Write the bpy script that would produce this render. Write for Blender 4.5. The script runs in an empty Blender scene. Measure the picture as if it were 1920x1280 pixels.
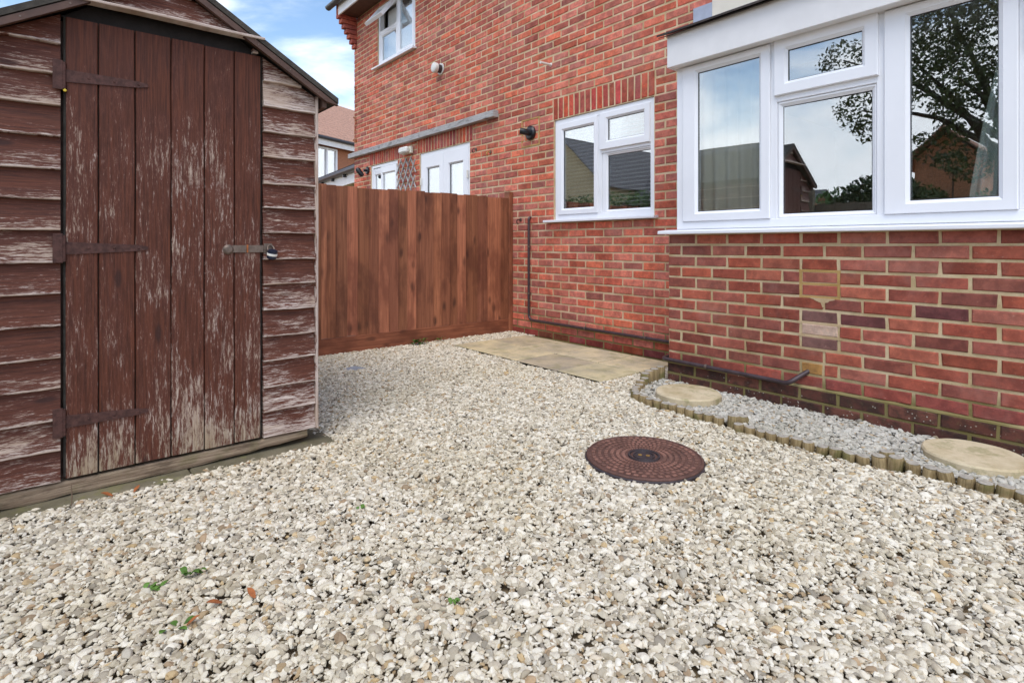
import bpy, bmesh, math, random
import numpy as np
from mathutils import Vector, Matrix

S = bpy.context.scene
R = math.radians
random.seed(7)
rng = np.random.default_rng(11)

# ------------------------------------------------------------------ camera
cam_data = bpy.data.cameras.new('camera')
cam_data.sensor_width = 36.0
cam_data.lens = 36.0 * 1030.0 / 1920.0
cam_data.shift_y = -(640.0 - 459.0) / 1920.0      # level camera, view shifted down
cam_data.clip_start = 0.02
cam_data.clip_end = 800.0
cam = bpy.data.objects.new('camera', cam_data)
S.collection.objects.link(cam)
cam.location = (0.0, 0.0, 0.97)
cam.rotation_euler = (R(90), 0.0, math.atan2(0.7676, 0.6411))
S.camera = cam

# ------------------------------------------------------------------ light
SUN_EL, SUN_AZ = R(58), R(142)                    # azimuth clockwise from +Y
world = bpy.data.worlds.new('World')
S.world = world
world.use_nodes = True
wt = world.node_tree
for n_ in list(wt.nodes):
    wt.nodes.remove(n_)
w_out = wt.nodes.new('ShaderNodeOutputWorld')
w_bg = wt.nodes.new('ShaderNodeBackground')
w_sky = wt.nodes.new('ShaderNodeTexSky')
w_sky.sky_type = 'NISHITA'
w_sky.sun_disc = False
w_sky.sun_elevation = SUN_EL
w_sky.sun_rotation = SUN_AZ
w_sky.air_density = 1.25
w_sky.dust_density = 0.2
w_sky.ozone_density = 3.0
w_tc = wt.nodes.new('ShaderNodeTexCoord')
w_map = wt.nodes.new('ShaderNodeMapping')
w_map.inputs['Location'].default_value = (3.1, 1.7, 0.4)
w_map.inputs['Scale'].default_value = (1.0, 1.0, 2.6)
w_n = wt.nodes.new('ShaderNodeTexNoise')
w_n.inputs['Scale'].default_value = 2.3
w_n.inputs['Detail'].default_value = 8.0
w_n.inputs['Roughness'].default_value = 0.56
w_n.inputs['Distortion'].default_value = 0.25
w_sep = wt.nodes.new('ShaderNodeSeparateXYZ')
w_el = wt.nodes.new('ShaderNodeMapRange')         # more cloud towards the horizon
w_el.inputs['From Min'].default_value = 0.12
w_el.inputs['From Max'].default_value = 0.37
w_el.inputs['To Min'].default_value = 0.26
w_el.inputs['To Max'].default_value = 0.0
w_add = wt.nodes.new('ShaderNodeMath')
w_add.operation = 'ADD'
w_rmp = wt.nodes.new('ShaderNodeMapRange')
w_rmp.interpolation_type = 'SMOOTHSTEP'
w_rmp.inputs['From Min'].default_value = 0.475
w_rmp.inputs['From Max'].default_value = 0.73
w_mix = wt.nodes.new('ShaderNodeMix')
w_mix.data_type = 'RGBA'
w_mix.inputs[7].default_value = (8.3, 8.5, 9.0, 1)   # cloud, in the sky's own units
wt.links.new(w_tc.outputs['Generated'], w_map.inputs['Vector'])
wt.links.new(w_map.outputs['Vector'], w_n.inputs['Vector'])
wt.links.new(w_tc.outputs['Generated'], w_sep.inputs[0])
wt.links.new(w_sep.outputs['Z'], w_el.inputs['Value'])
wt.links.new(w_n.outputs['Fac'], w_add.inputs[0])
wt.links.new(w_el.outputs['Result'], w_add.inputs[1])
wt.links.new(w_add.outputs[0], w_rmp.inputs['Value'])
wt.links.new(w_rmp.outputs['Result'], w_mix.inputs[0])
wt.links.new(w_sky.outputs[0], w_mix.inputs[6])
wt.links.new(w_mix.outputs[2], w_bg.inputs['Color'])
w_bg.inputs['Strength'].default_value = 0.115
wt.links.new(w_bg.outputs[0], w_out.inputs['Surface'])

sun_data = bpy.data.lights.new('sun', 'SUN')
sun_data.energy = 1.15
sun_data.angle = R(38)
sun_data.color = (1.0, 0.955, 0.89)
sun = bpy.data.objects.new('sun', sun_data)
S.collection.objects.link(sun)
sd = Vector((math.sin(SUN_AZ) * math.cos(SUN_EL), math.cos(SUN_AZ) * math.cos(SUN_EL), math.sin(SUN_EL)))
sun.rotation_euler = sd.to_track_quat('Z', 'Y').to_euler()
sun.location = (0, 0, 12)

S.view_settings.view_transform = 'Standard'
S.view_settings.look = 'None'
S.view_settings.gamma = 1.0
S.view_settings.use_curve_mapping = False
S.view_settings.exposure = 0.95
S.cycles.max_bounces = 8
S.cycles.transparent_max_bounces = 16

# ------------------------------------------------------------------ helpers
COL = S.collection
PL = {}                                            # world position of each object


def lin(r, g, b):
    f = lambda c: (c / 12.92 if c <= 0.04045 else ((c + 0.055) / 1.055) ** 2.4)
    return (f(r / 255), f(g / 255), f(b / 255))


def place(o, pos, parent):
    p = PL.get(parent.name, Vector((0, 0, 0))) if parent else Vector((0, 0, 0))
    COL.objects.link(o)
    PL[o.name] = Vector(pos)
    o.location = Vector(pos) - p
    if parent:
        o.parent = parent


def tag(o, label=None, cat=None, group=None, kind=None):
    if label: o['label'] = label
    if cat: o['category'] = cat
    if group: o['group'] = group
    if kind: o['kind'] = kind
    return o


def thing(name, label, cat, loc, group=None):
    o = bpy.data.objects.new(name, None)
    o.empty_display_size = 0.1
    place(o, loc, None)
    return tag(o, label, cat, group)


class MB:
    """collects geometry; build() links it as one mesh object"""
    def __init__(s):
        s.v = []; s.f = []; s.uv = {}; s.col = []

    def add(s, verts, faces, uvs=None, col=None):
        b = len(s.v)
        s.v += [tuple(map(float, p)) for p in verts]
        for i, fc in enumerate(faces):
            if uvs is not None:
                s.uv[len(s.f)] = [uvs[k] for k in fc]
            s.f.append(tuple(k + b for k in fc))
            s.col.append(col if col else (1, 1, 1))
        return s

    def box(s, x0, x1, y0, y1, z0, z1, c=0.0, col=None):
        if c <= 0:
            v = [(x, y, z) for x in (x0, x1) for y in (y0, y1) for z in (z0, z1)]
            f = [(0, 1, 3, 2), (4, 6, 7, 5), (0, 4, 5, 1), (2, 3, 7, 6), (0, 2, 6, 4), (1, 5, 7, 3)]
            return s.add(v, f, col=col)
        lo = (x0, y0, z0); hi = (x1, y1, z1)
        v = []; idx = {}
        for i in (0, 1):
            for j in (0, 1):
                for k in (0, 1):
                    e = (i, j, k)
                    for ax in range(3):
                        p = []
                        for a in range(3):
                            val = hi[a] if e[a] else lo[a]
                            if a != ax:
                                val += -c if e[a] else c
                            p.append(val)
                        idx[(e, ax)] = len(v)
                        v.append(p)
        f = []
        for ax in range(3):
            a, b = [q for q in range(3) if q != ax]
            for sd_ in (0, 1):
                q = []
                for (m, n) in ((0, 0), (1, 0), (1, 1), (0, 1)):
                    e = [0, 0, 0]; e[ax] = sd_; e[a] = m; e[b] = n
                    q.append(idx[(tuple(e), ax)])
                f.append(tuple(q))
        for ax in range(3):                        # edges parallel to ax
            a, b = [q for q in range(3) if q != ax]
            for m in (0, 1):
                for n in (0, 1):
                    e0 = [0, 0, 0]; e0[a] = m; e0[b] = n
                    e1 = list(e0); e1[ax] = 1
                    e0 = tuple(e0); e1 = tuple(e1)
                    f.append((idx[(e0, a)], idx[(e1, a)], idx[(e1, b)], idx[(e0, b)]))
        for i in (0, 1):
            for j in (0, 1):
                for k in (0, 1):
                    e = (i, j, k)
                    f.append((idx[(e, 0)], idx[(e, 1)], idx[(e, 2)]))
        return s.add(v, f, col=col)

    def sweep(s, secs, caps=True, uv=None, closed_path=False, col=None):
        """secs: list of cross-sections (lists of points), closed rings"""
        n = len(secs[0]); v = [p for sc in secs for p in sc]
        f = []
        m = len(secs)
        for i in range(m if closed_path else m - 1):
            i2 = (i + 1) % m
            for j in range(n):
                k = (j + 1) % n
                f.append((i * n + j, i * n + k, i2 * n + k, i2 * n + j))
        if caps and not closed_path:
            f.append(tuple(range(n - 1, -1, -1)))
            f.append(tuple((m - 1) * n + j for j in range(n)))
        return s.add(v, f, uv, col)

    def tube(s, pts, r, n=12, caps=True):
        pts = [Vector(p) for p in pts]
        secs = []
        up = None
        for i, p in enumerate(pts):
            t = (pts[min(i + 1, len(pts) - 1)] - pts[max(i - 1, 0)]).normalized()
            if up is None:
                up = Vector((0, 0, 1)) if abs(t.z) < 0.9 else Vector((1, 0, 0))
            a = t.cross(up)
            if a.length < 1e-4:
                a = t.cross(Vector((0, 1, 0)))
            a.normalize(); b = a.cross(t).normalized()
            up = b
            rr = r[i] if isinstance(r, (list, tuple)) else r
            secs.append([p + a * math.cos(2 * math.pi * q / n) * rr + b * math.sin(2 * math.pi * q / n) * rr for q in range(n)])
        return s.sweep(secs, caps)

    def disc(s, c, axis, prof, n=32):
        """lathe: prof = list of (radius, height) along axis from c"""
        c = Vector(c); ax = Vector(axis).normalized()
        a = ax.orthogonal().normalized(); b = ax.cross(a)
        secs = [[c + ax * h + a * math.cos(2 * math.pi * q / n) * r + b * math.sin(2 * math.pi * q / n) * r for q in range(n)] for r, h in prof]
        return s.sweep(secs, True)

    def build(s, name, mat, parent=None, smooth=False, origin=None, tilt=None):
        v = np.array(s.v, dtype=float)
        if origin is None:
            mn, mx = v.min(0), v.max(0)
            origin = ((mn[0] + mx[0]) / 2, (mn[1] + mx[1]) / 2, mn[2])
        v = v - np.array(origin)
        me = bpy.data.meshes.new(name)
        me.from_pydata(v.tolist(), [], s.f)
        if s.uv:
            ul = me.uv_layers.new(name='UVMap')
            for p in me.polygons:
                q = s.uv.get(p.index)
                if q:
                    for k, li in enumerate(p.loop_indices):
                        ul.data[li].uv = q[k]
        if s.col:
            ca = me.color_attributes.new('Col', 'FLOAT_COLOR', 'CORNER')
            buf = np.ones((len(me.loops), 4), dtype=np.float32)
            for p in me.polygons:
                buf[p.loop_start:p.loop_start + p.loop_total, :3] = s.col[p.index]
            ca.data.foreach_set('color', buf.ravel())
        bm = bmesh.new(); bm.from_mesh(me)
        bmesh.ops.recalc_face_normals(bm, faces=bm.faces)
        bm.to_mesh(me); bm.free()
        if smooth:
            me.polygons.foreach_set('use_smooth', [True] * len(me.polygons))
            if smooth != 'all':
                try:
                    me.set_sharp_from_angle(angle=R(35))
                except Exception:
                    pass
        me.materials.append(mat)
        o = bpy.data.objects.new(name, me)
        place(o, origin, parent)
        if tilt:
            o.rotation_euler = tilt
        return o


def board(mb, o, a, b, c, L, W, T0, T1=None, n=6, jit=0.0, ch=0.002, ends=(0, 0), bow=0.0):
    """plank: origin o, unit vectors a along grain, b across, c outwards"""
    o, a, b, c = map(Vector, (o, a, b, c))
    T1 = T0 if T1 is None else T1
    secs = []; uv = []
    ph = random.random() * 9
    for i in range(n + 1):
        t = L * i / n
        j0 = jit * (math.sin(ph + i * 1.7) + random.uniform(-.6, .6))
        j1 = jit * (math.cos(ph * 1.3 + i * 1.3) + random.uniform(-.6, .6))
        bw = bow * math.sin(math.pi * i / n)
        q = [(0 + j0, 0), (0 + j0, T0 - ch), (ch + j0, T0), (W - ch + j1, T1), (W + j1, T1 - ch), (W + j1, 0)]
        tt = t
        if i == 0: e = ends[0]
        elif i == n: e = ends[1]
        else: e = 0
        secs.append([o + a * (tt + e * (x / W)) + b * x + c * (y + bw) for x, y in q])
        uv += [(t, x) for x, y in q]
    mb.sweep(secs, True, uv)
    return mb


def bez(pts, n=8):
    """polyline with rounded corners: list of (point, radius)"""
    out = []
    P = [Vector(p) for p, r in pts]
    for i, (p, r) in enumerate(pts):
        p = Vector(p)
        if r <= 0 or i in (0, len(pts) - 1):
            out.append(p); continue
        a = (P[i - 1] - p); b = (P[i + 1] - p)
        r1 = min(r, a.length * .5, b.length * .5)
        s_ = p + a.normalized() * r1; e_ = p + b.normalized() * r1
        for k in range(n + 1):
            t = k / n
            out.append(s_ * (1 - t) ** 2 + p * 2 * t * (1 - t) + e_ * t ** 2)
    return out


# ------------------------------------------------------------------ materials
class NT:
    def __init__(s, name):
        s.m = bpy.data.materials.new(name); s.m.use_nodes = True
        s.t = s.m.node_tree
        for n in list(s.t.nodes): s.t.nodes.remove(n)
        s.out = s.t.nodes.new('ShaderNodeOutputMaterial')

    def n(s, typ, props=None, **ins):
        nd = s.t.nodes.new(typ)
        for k, v in (props or {}).items(): setattr(nd, k, v)
        for k, v in ins.items():
            key = int(k[1:]) if k[0] == '_' and k[1:].isdigit() else k.replace('__', ' ')
            s.set(nd.inputs[key], v)
        return nd

    def set(s, sock, v):
        if isinstance(v, bpy.types.NodeSocket): s.t.links.new(v, sock)
        elif isinstance(v, bpy.types.Node): s.t.links.new(v.outputs[0], sock)
        else:
            if isinstance(v, (tuple, list)) and sock.type == 'RGBA' and len(v) == 3: v = (*v, 1)
            sock.default_value = v

    def math(s, op, a, b=None, c=None, clamp=False):
        nd = s.n('ShaderNodeMath', {'operation': op, 'use_clamp': clamp}, _0=a)
        if b is not None: s.set(nd.inputs[1], b)
        if c is not None: s.set(nd.inputs[2], c)
        return nd.outputs[0]

    def vm(s, op, a, b):
        return s.n('ShaderNodeVectorMath', {'operation': op}, _0=a, _1=b).outputs[0]

    def noise(s, vec, scale=5, detail=4, rough=.55, dist=0):
        return s.n('ShaderNodeTexNoise', None, Vector=vec, Scale=scale, Detail=detail, Roughness=rough, Distortion=dist).outputs['Fac']

    def ramp(s, fac, a, b, lo=0., hi=1., smooth=True):
        nd = s.n('ShaderNodeMapRange', {'interpolation_type': 'SMOOTHSTEP' if smooth else 'LINEAR'}, Value=fac)
        nd.inputs['From Min'].default_value = a; nd.inputs['From Max'].default_value = b
        nd.inputs['To Min'].default_value = lo; nd.inputs['To Max'].default_value = hi
        return nd.outputs[0]

    def mix(s, fac, a, b, blend='MIX'):
        nd = s.n('ShaderNodeMix', {'data_type': 'RGBA', 'blend_type': blend, 'clamp_factor': True})
        s.set(nd.inputs[0], fac); s.set(nd.inputs[6], a); s.set(nd.inputs[7], b)
        return nd.outputs[2]

    def colramp(s, fac, stops, interp='LINEAR'):
        nd = s.n('ShaderNodeValToRGB', None, Fac=fac)
        cr = nd.color_ramp; cr.interpolation = interp
        while len(cr.elements) < len(stops): cr.elements.new(0.5)
        for e, (p, c) in zip(cr.elements, stops):
            e.position = p; e.color = (*c, 1)
        return nd.outputs[0]

    def pos(s): return s.n('ShaderNodeNewGeometry').outputs['Position']
    def uv(s): return s.n('ShaderNodeTexCoord').outputs['UV']
    def rnd(s): return s.n('ShaderNodeObjectInfo').outputs['Random']
    def ocol(s): return s.n('ShaderNodeObjectInfo').outputs['Color']
    def vcol(s): return s.n('ShaderNodeAttribute', {'attribute_name': 'Col'}).outputs['Color']

    def bump(s, h, strength=.3, dist=.01):
        return s.n('ShaderNodeBump', None, Height=h, Strength=strength, Distance=dist).outputs[0]

    def done(s, col, rough=.8, normal=None, metal=0., spec=.5, **kw):
        b = s.n('ShaderNodeBsdfPrincipled', None, Base__Color=col, Roughness=rough, Metallic=metal)
        b.inputs['Specular IOR Level'].default_value = spec
        for k, v in kw.items(): s.set(b.inputs[k.replace('__', ' ')], v)
        if normal is not None: s.set(b.inputs['Normal'], normal)
        s.t.links.new(b.outputs[0], s.out.inputs['Surface'])
        return s.m


def m_plain(name, rgb, rough=.6, metal=0., var=.12, scale=20, bump=0., spec=.5):
    t = NT(name); p = t.pos()
    nz = t.noise(p, scale, 5)
    c = t.mix(t.ramp(nz, .3, .7), tuple(x * (1 - var) for x in lin(*rgb)), tuple(min(1, x * (1 + var)) for x in lin(*rgb)))
    nm = t.bump(t.noise(p, scale * 6, 3), bump, .004) if bump else None
    return t.done(c, rough, nm, metal, spec)


def m_brick():
    t = NT('brick')
    p = t.pos()
    base = t.mix(1.0, t.vcol(), t.ocol(), 'MULTIPLY')
    n1 = t.noise(p, 13, 6, .68); n2 = t.noise(p, 42, 7, .7); n3 = t.noise(p, 300, 4, .65)
    c = t.mix(t.ramp(n1, .36, .64, 0, .9), base, t.mix(1.0, base, (0.60, .58, .60), 'MULTIPLY'))
    c = t.mix(t.ramp(n2, .46, .66, 0, .8), c, t.mix(1.0, c, (1.28, 1.20, 1.14), 'MULTIPLY'))
    c = t.mix(t.ramp(n3, .60, .75, 0, .55), c, t.mix(1.0, c, (.45, .42, .42), 'MULTIPLY'))
    spk = t.noise(t.vm('ADD', p, (7.3, 1.1, 4.2)), 48, 7, .72)
    c = t.mix(t.ramp(spk, .60, .74, 0, .5), c, lin(214, 178, 160))       # lime bloom
    lowf = t.noise(p, 2.2, 5, .65)
    c = t.mix(t.ramp(lowf, .50, .68, 0, .32), c, lin(176, 132, 120))
    h = t.math('ADD', t.math('MULTIPLY', n2, .7), t.math('MULTIPLY', n3, .5))
    return t.done(c, .88, t.bump(h, .45, .004), spec=.3)


def m_brick_plinth():
    t = NT('brick_plinth')
    p = t.pos()
    base = t.mix(1.0, t.vcol(), t.ocol(), 'MULTIPLY')
    n1 = t.noise(p, 12, 6, .65); n2 = t.noise(p, 60, 6, .7)
    c = t.mix(t.ramp(n1, .4, .62, 0, .8), base, lin(58, 46, 41))
    c = t.mix(t.ramp(n2, .55, .7, 0, .5), c, lin(104, 92, 62))
    v = t.n('ShaderNodeTexVoronoi', None, Vector=p, Scale=55.0).outputs['Distance']
    lich = t.math('MULTIPLY', t.ramp(v, .13, .24, 1, 0), t.ramp(t.noise(p, 14, 3), .5, .62))
    c = t.mix(t.math('MULTIPLY', lich, .8), c, lin(196, 188, 172))
    return t.done(c, .92, t.bump(t.math('ADD', n1, n2), .5, .005), spec=.25)


def m_mortar(name, rgb, moss=True):
    t = NT(name)
    p = t.pos()
    n1 = t.noise(p, 6, 5, .6); n2 = t.noise(p, 120, 5, .7)
    c = t.mix(t.ramp(n1, .3, .7), lin(*rgb), lin(rgb[0] * .86, rgb[1] * .83, rgb[2] * .76))
    c = t.mix(t.ramp(n2, .5, .75, 0, .5), c, t.mix(1.0, c, (.6, .57, .5), 'MULTIPLY'))
    if moss:
        z = t.n('ShaderNodeSeparateXYZ', None, Vector=p).outputs['Z']
        wet = t.ramp(t.math('ADD', z, t.math('MULTIPLY', t.noise(p, 5, 5), .35)), .32, .48, .85, 0)
        c = t.mix(wet, c, lin(112, 104, 58))
    return t.done(c, .95, t.bump(n2, .6, .004), spec=.2)


def m_paint_wood(name, mode):
    """brown painted softwood whose paint has flaked; UV: u along the grain (m), v across (m)"""
    t = NT(name)
    uv = t.uv(); rnd = t.rnd()
    off = t.n('ShaderNodeCombineXYZ', None, X=t.math('MULTIPLY', rnd, 31.0), Y=t.math('MULTIPLY', rnd, 17.0), Z=t.math('MULTIPLY', rnd, 5.0))
    q = t.vm('ADD', uv, off)
    sc = lambda a, b: t.vm('MULTIPLY', q, (a, b, 1))
    wl = t.noise(sc(3.0, 9.0), 1.0, 4, .6)
    wm = t.noise(sc(13.0, 95.0) if mode == 'door' else sc(14.0, 120.0), 1.0, 6, .72, .5)
    wf = t.noise(sc(55.0, 420.0), 1.0, 4, .7)
    grain = t.noise(sc(5.0, 150.0), 1.0, 5, .65, .6)
    sx = t.n('ShaderNodeSeparateXYZ', None, Vector=uv)
    u, v = sx.outputs['X'], sx.outputs['Y']
    bias = t.n('ShaderNodeSeparateColor', None, Color=t.ocol()).outputs[0]
    w = t.math('ADD', t.math('MULTIPLY', wl, .42), t.math('MULTIPLY', wm, .68))
    w = t.math('ADD', w, t.math('MULTIPLY', wf, .36))
    w = t.math('ADD', w, bias)
    if mode == 'door':
        w = t.math('ADD', w, t.ramp(u, .0, .30, .095, 0))
        w = t.math('SUBTRACT', w, t.ramp(u, 1.2, 1.7, 0, .12))
        w = t.math('SUBTRACT', w, .04)
    elif mode == 'lap':
        w = t.math('ADD', w, t.ramp(v, .003, .012, .13, 0))
        w = t.math('ADD', w, t.ramp(v, .015, .08, .02, -.05))
        w = t.math('SUBTRACT', w, .022)
    mask = t.ramp(w, .745, .875)
    thin = t.ramp(w, .60, .80)
    paint = t.mix(t.ramp(grain, .3, .7), lin(62, 31, 20), lin(102, 55, 36))
    paint = t.mix(t.ramp(wl, .4, .65, 0, .5), paint, lin(74, 40, 31))
    paint = t.mix(t.math('MULTIPLY', thin, .4), paint, lin(122, 74, 60))
    bare = t.mix(t.ramp(grain, .3, .7), lin(160, 138, 124), lin(222, 208, 198))
    bare = t.mix(t.ramp(wl, .5, .62, 0, .5), bare, lin(172, 146, 122))
    if mode == 'door':
        bare = t.mix(t.ramp(u, .0, .22, .45, 0), bare, lin(140, 122, 78))
    vo = t.n('ShaderNodeTexVoronoi', None, Vector=sc(2.6, 9.0), Scale=1.0).outputs['Distance']
    knot = t.ramp(vo, .06, .13, 1, 0)
    c = t.mix(mask, paint, bare)
    c = t.mix(t.math('MULTIPLY', knot, .7), c, lin(52, 30, 26))
    c = t.mix(t.ramp(wf, .68, .8, 0, .6), c, lin(60, 42, 38))
    h = t.math('ADD', t.math('MULTIPLY', grain, .6), t.math('MULTIPLY', mask, -.5))
    return t.done(c, .68, t.bump(h, .5, .003), spec=.35)


def m_fence():
    t = NT('stained_fence_wood')
    uv = t.uv(); rnd = t.rnd()
    off = t.n('ShaderNodeCombineXYZ', None, X=t.math('MULTIPLY', rnd, 41.0), Y=t.math('MULTIPLY', rnd, 13.0), Z=rnd)
    q = t.vm('ADD', uv, off)
    sc = lambda a, b: t.vm('MULTIPLY', q, (a, b, 1))
    g = t.noise(sc(1.6, 60.0), 1.0, 5, .6, .8); lo = t.noise(sc(2.2, 6.0), 1.0, 4, .6)
    vo = t.n('ShaderNodeTexVoronoi', None, Vector=t.vm('ADD', sc(3.4, 8.0), t.n('ShaderNodeCombineXYZ', None, X=t.math('MULTIPLY', lo, .5), Y=t.math('MULTIPLY', g, .25))), Scale=1.0).outputs['Distance']
    knot = t.math('MULTIPLY', t.ramp(vo, .04, .26, 1, 0), t.ramp(g, .3, .6, .4, 1))
    c = t.mix(t.ramp(g, .3, .72), lin(138, 84, 58), lin(178, 114, 82))
    c = t.mix(t.ramp(lo, .43, .64, 0, .7), c, lin(106, 60, 42))
    c = t.mix(1.0, c, t.ocol(), 'MULTIPLY')
    c = t.mix(t.math('MULTIPLY', knot, .9), c, lin(58, 32, 25))
    return t.done(c, .62, t.bump(g, .25, .003), spec=.35)


def m_weathered(name, a, b, moss=0.0):
    t = NT(name); uv = t.uv(); rnd = t.rnd()
    q = t.vm('ADD', uv, t.n('ShaderNodeCombineXYZ', None, X=t.math('MULTIPLY', rnd, 21.0), Y=rnd, Z=rnd))
    g = t.noise(t.vm('MULTIPLY', q, (4, 130, 1)), 1.0, 6, .7, .5); lo = t.noise(t.vm('MULTIPLY', q, (6, 20, 1)), 1.0, 5, .65)
    c = t.mix(t.ramp(g, .3, .7), lin(*a), lin(*b))
    c = t.mix(t.ramp(lo, .5, .68, 0, .7), c, tuple(x * .45 for x in lin(*a)))
    if moss: c = t.mix(t.ramp(t.noise(t.pos(), 9, 5), .5, .66, 0, moss), c, lin(96, 98, 52))
    return t.done(c, .85, t.bump(g, .6, .004), spec=.25)


def m_stone(name, rgb, alt, moss=0., spec=.3):
    t = NT(name); p = t.pos()
    n1 = t.noise(p, 4.5, 6, .62); n2 = t.noise(p, 40, 6, .7); n3 = t.noise(p, 220, 3, .6)
    c = t.mix(t.ramp(n1, .36, .66), lin(*rgb), lin(*alt))
    c = t.mix(t.ramp(n2, .5, .72, 0, .4), c, t.mix(1.0, c, (.62, .6, .56), 'MULTIPLY'))
    c = t.mix(t.ramp(n3, .55, .75, 0, .35), c, t.mix(1.0, c, (1.3, 1.28, 1.22), 'MULTIPLY'))
    c = t.mix(1.0, c, t.ocol(), 'MULTIPLY')
    if moss: c = t.mix(t.ramp(t.noise(p, 7, 6, .7), .5, .64, 0, moss), c, lin(124, 122, 68))
    return t.done(c, .9, t.bump(t.math('ADD', n2, n3), .35, .004), spec=spec)


def m_pebble(name, stops, warm=True):
    t = NT(name); rnd = t.rnd()
    tc = t.n('ShaderNodeTexCoord').outputs['Object']
    p = t.pos()
    n1 = t.noise(p, 90, 4, .6); n2 = t.noise(p, 420, 3, .6)
    c = t.colramp(rnd, stops)
    c = t.mix(t.ramp(n1, .45, .7, 0, .45), c, t.mix(1.0, c, (.74, .69, .60), 'MULTIPLY'))
    c = t.mix(t.ramp(n2, .55, .75, 0, .3), c, t.mix(1.0, c, (.66, .64, .60), 'MULTIPLY'))
    big = t.noise(p, 1.3, 3, .5)
    c = t.mix(t.ramp(big, .42, .68, 0, .35), c, t.mix(1.0, c, (.84, .80, .68), 'MULTIPLY'))
    c = t.mix(1.0, c, (.965, .932, .86) if warm else (.93, .915, .88), 'MULTIPLY')
    return t.done(c, .82, t.bump(n2, .2, .002), spec=.3)


def m_glass(name, fac=.42, tint=(.86, .93, .92)):
    t = NT(name)
    fr = t.n('ShaderNodeLayerWeight', None, Blend=.35).outputs['Fresnel']
    f = t.math('ADD', t.math('MULTIPLY', fr, .45), fac, clamp=True)
    g = t.n('ShaderNodeBsdfGlossy', None, Color=(.95, .98, 1.0), Roughness=.0)
    nz = t.noise(t.pos(), 1.1, 2, .5)
    t.set(g.inputs['Normal'], t.bump(nz, .05, .03))
    tr = t.n('ShaderNodeBsdfTransparent', None, Color=tint)
    mx = t.n('ShaderNodeMixShader', None, Fac=f, _1=tr.outputs[0], _2=g.outputs[0])
    t.t.links.new(mx.outputs[0], t.out.inputs['Surface'])
    return t.m


def m_leaf(name, a, b):
    t = NT(name)
    nz = t.noise(t.pos(), 2.4, 3); n2 = t.noise(t.pos(), 21, 2)
    c = t.mix(t.ramp(nz, .35, .65), lin(*a), lin(*b))
    c = t.mix(t.ramp(n2, .4, .7, 0, .5), c, lin(a[0] * .6, a[1] * .6, a[2] * .6))
    return t.done(c, .55, spec=.4)


M = {}
M['brick'] = m_brick()
M['plinth'] = m_brick_plinth()
M['mortar'] = m_mortar('mortar', (222, 198, 164))
M['bay_mortar'] = m_mortar('bay_mortar', (214, 194, 158))
M['mortar_ochre'] = m_mortar('ochre_mortar', (196, 162, 106), False)
M['mortar_cream'] = m_mortar('cream_mortar', (206, 182, 148), False)
M['door_wood'] = m_paint_wood('flaking_brown_door_paint', 'door')
M['lap_wood'] = m_paint_wood('flaking_brown_board_paint', 'lap')
M['fence'] = m_fence()
M['barge'] = m_plain('dark_brown_paint', (86, 62, 51), .6, 0, .2, 14, .3)
M['dark'] = m_plain('shade_dark_timber', (34, 30, 30), .8, 0, .2, 30, .3)  # near black: deep shade over the shed door put into the colour
M['felt'] = m_plain('roof_felt', (70, 66, 60), .95, 0, .25, 30, .6)
M['skid'] = m_weathered('weathered_skid_wood', (120, 100, 82), (176, 156, 132), .35)
M['ledge'] = m_weathered('silver_timber', (150, 146, 142), (196, 194, 192))
M['log'] = m_weathered('weathered_log', (124, 104, 70), (170, 150, 112), .65)
M['log_top'] = m_plain('weathered_log_end', (172, 164, 150), .9, 0, .22, 60, .5)
M['upvc'] = m_plain('white_upvc', (236, 237, 240), .28, 0, .02, 3)
M['upvc_dull'] = m_plain('white_fascia', (232, 230, 228), .4, 0, .04, 5)
M['seal'] = m_plain('black_seal', (38, 38, 42), .5)
M['glass'] = m_glass('window_glass', .235, (.95, .975, .97))
M['glass_far'] = m_glass('far_window_glass', .26, (.95, .975, .97))
M['slate'] = m_plain('dark_roof_tile', (62, 54, 50), .8, 0, .4, 26, .6)
M['lead'] = m_plain('lead_flashing', (170, 174, 186), .45, .35, .12, 8)
M['black'] = m_plain('black_plastic', (26, 28, 32), .35, 0, .2, 30)
M['grey_gutter'] = m_plain('black_gutter', (58, 60, 66), .35, 0, .15, 10)
M['pipe'] = m_plain('dark_painted_pipe', (74, 60, 62), .38, .2, .25, 16)
M['iron'] = m_plain('rusted_iron', (86, 58, 52), .7, .35, .3, 60, .4)
M['steel'] = m_plain('dull_steel', (118, 104, 94), .5, .6, .2, 60, .2)
M['brass'] = m_plain('brass', (200, 170, 96), .4, .8, .15, 60)
M['yellow'] = m_plain('yellow_plastic', (214, 190, 60), .5)
M['white'] = m_plain('white_plastic', (226, 224, 216), .4, 0, .04)
M['cream'] = m_plain('cream_plastic', (222, 218, 200), .45, 0, .05)
M['navy'] = m_plain('navy_lock_body', (30, 36, 54), .3)
M['slab'] = m_stone('buff_concrete_slab', (210, 193, 158), (180, 168, 144), .35)
M['oldslab'] = m_stone('mossy_concrete', (122, 114, 94), (98, 92, 72), .45)
M['stone'] = m_stone('round_stepping_stone', (212, 196, 164), (184, 166, 130), .5)
M['joint'] = m_plain('dirty_joint', (74, 68, 52), .95, 0, .3, 20, .4)
M['drain'] = m_stone('grey_drain_cover', (160, 164, 172), (146, 150, 158))
M['soil'] = m_stone('soil', (150, 132, 104), (124, 108, 84))
M['tile'] = m_plain('brown_roof_tile', (176, 134, 112), .85, 0, .2, 12, .4)
M['tile_grey'] = m_plain('grey_roof_tile', (96, 92, 92), .85, 0, .25, 9, .4)
M['pale'] = m_plain('pale_render', (224, 216, 200), .9, 0, .06, 6)
M['render'] = m_plain('cream_render', (206, 188, 150), .9, 0, .08, 3)
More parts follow.
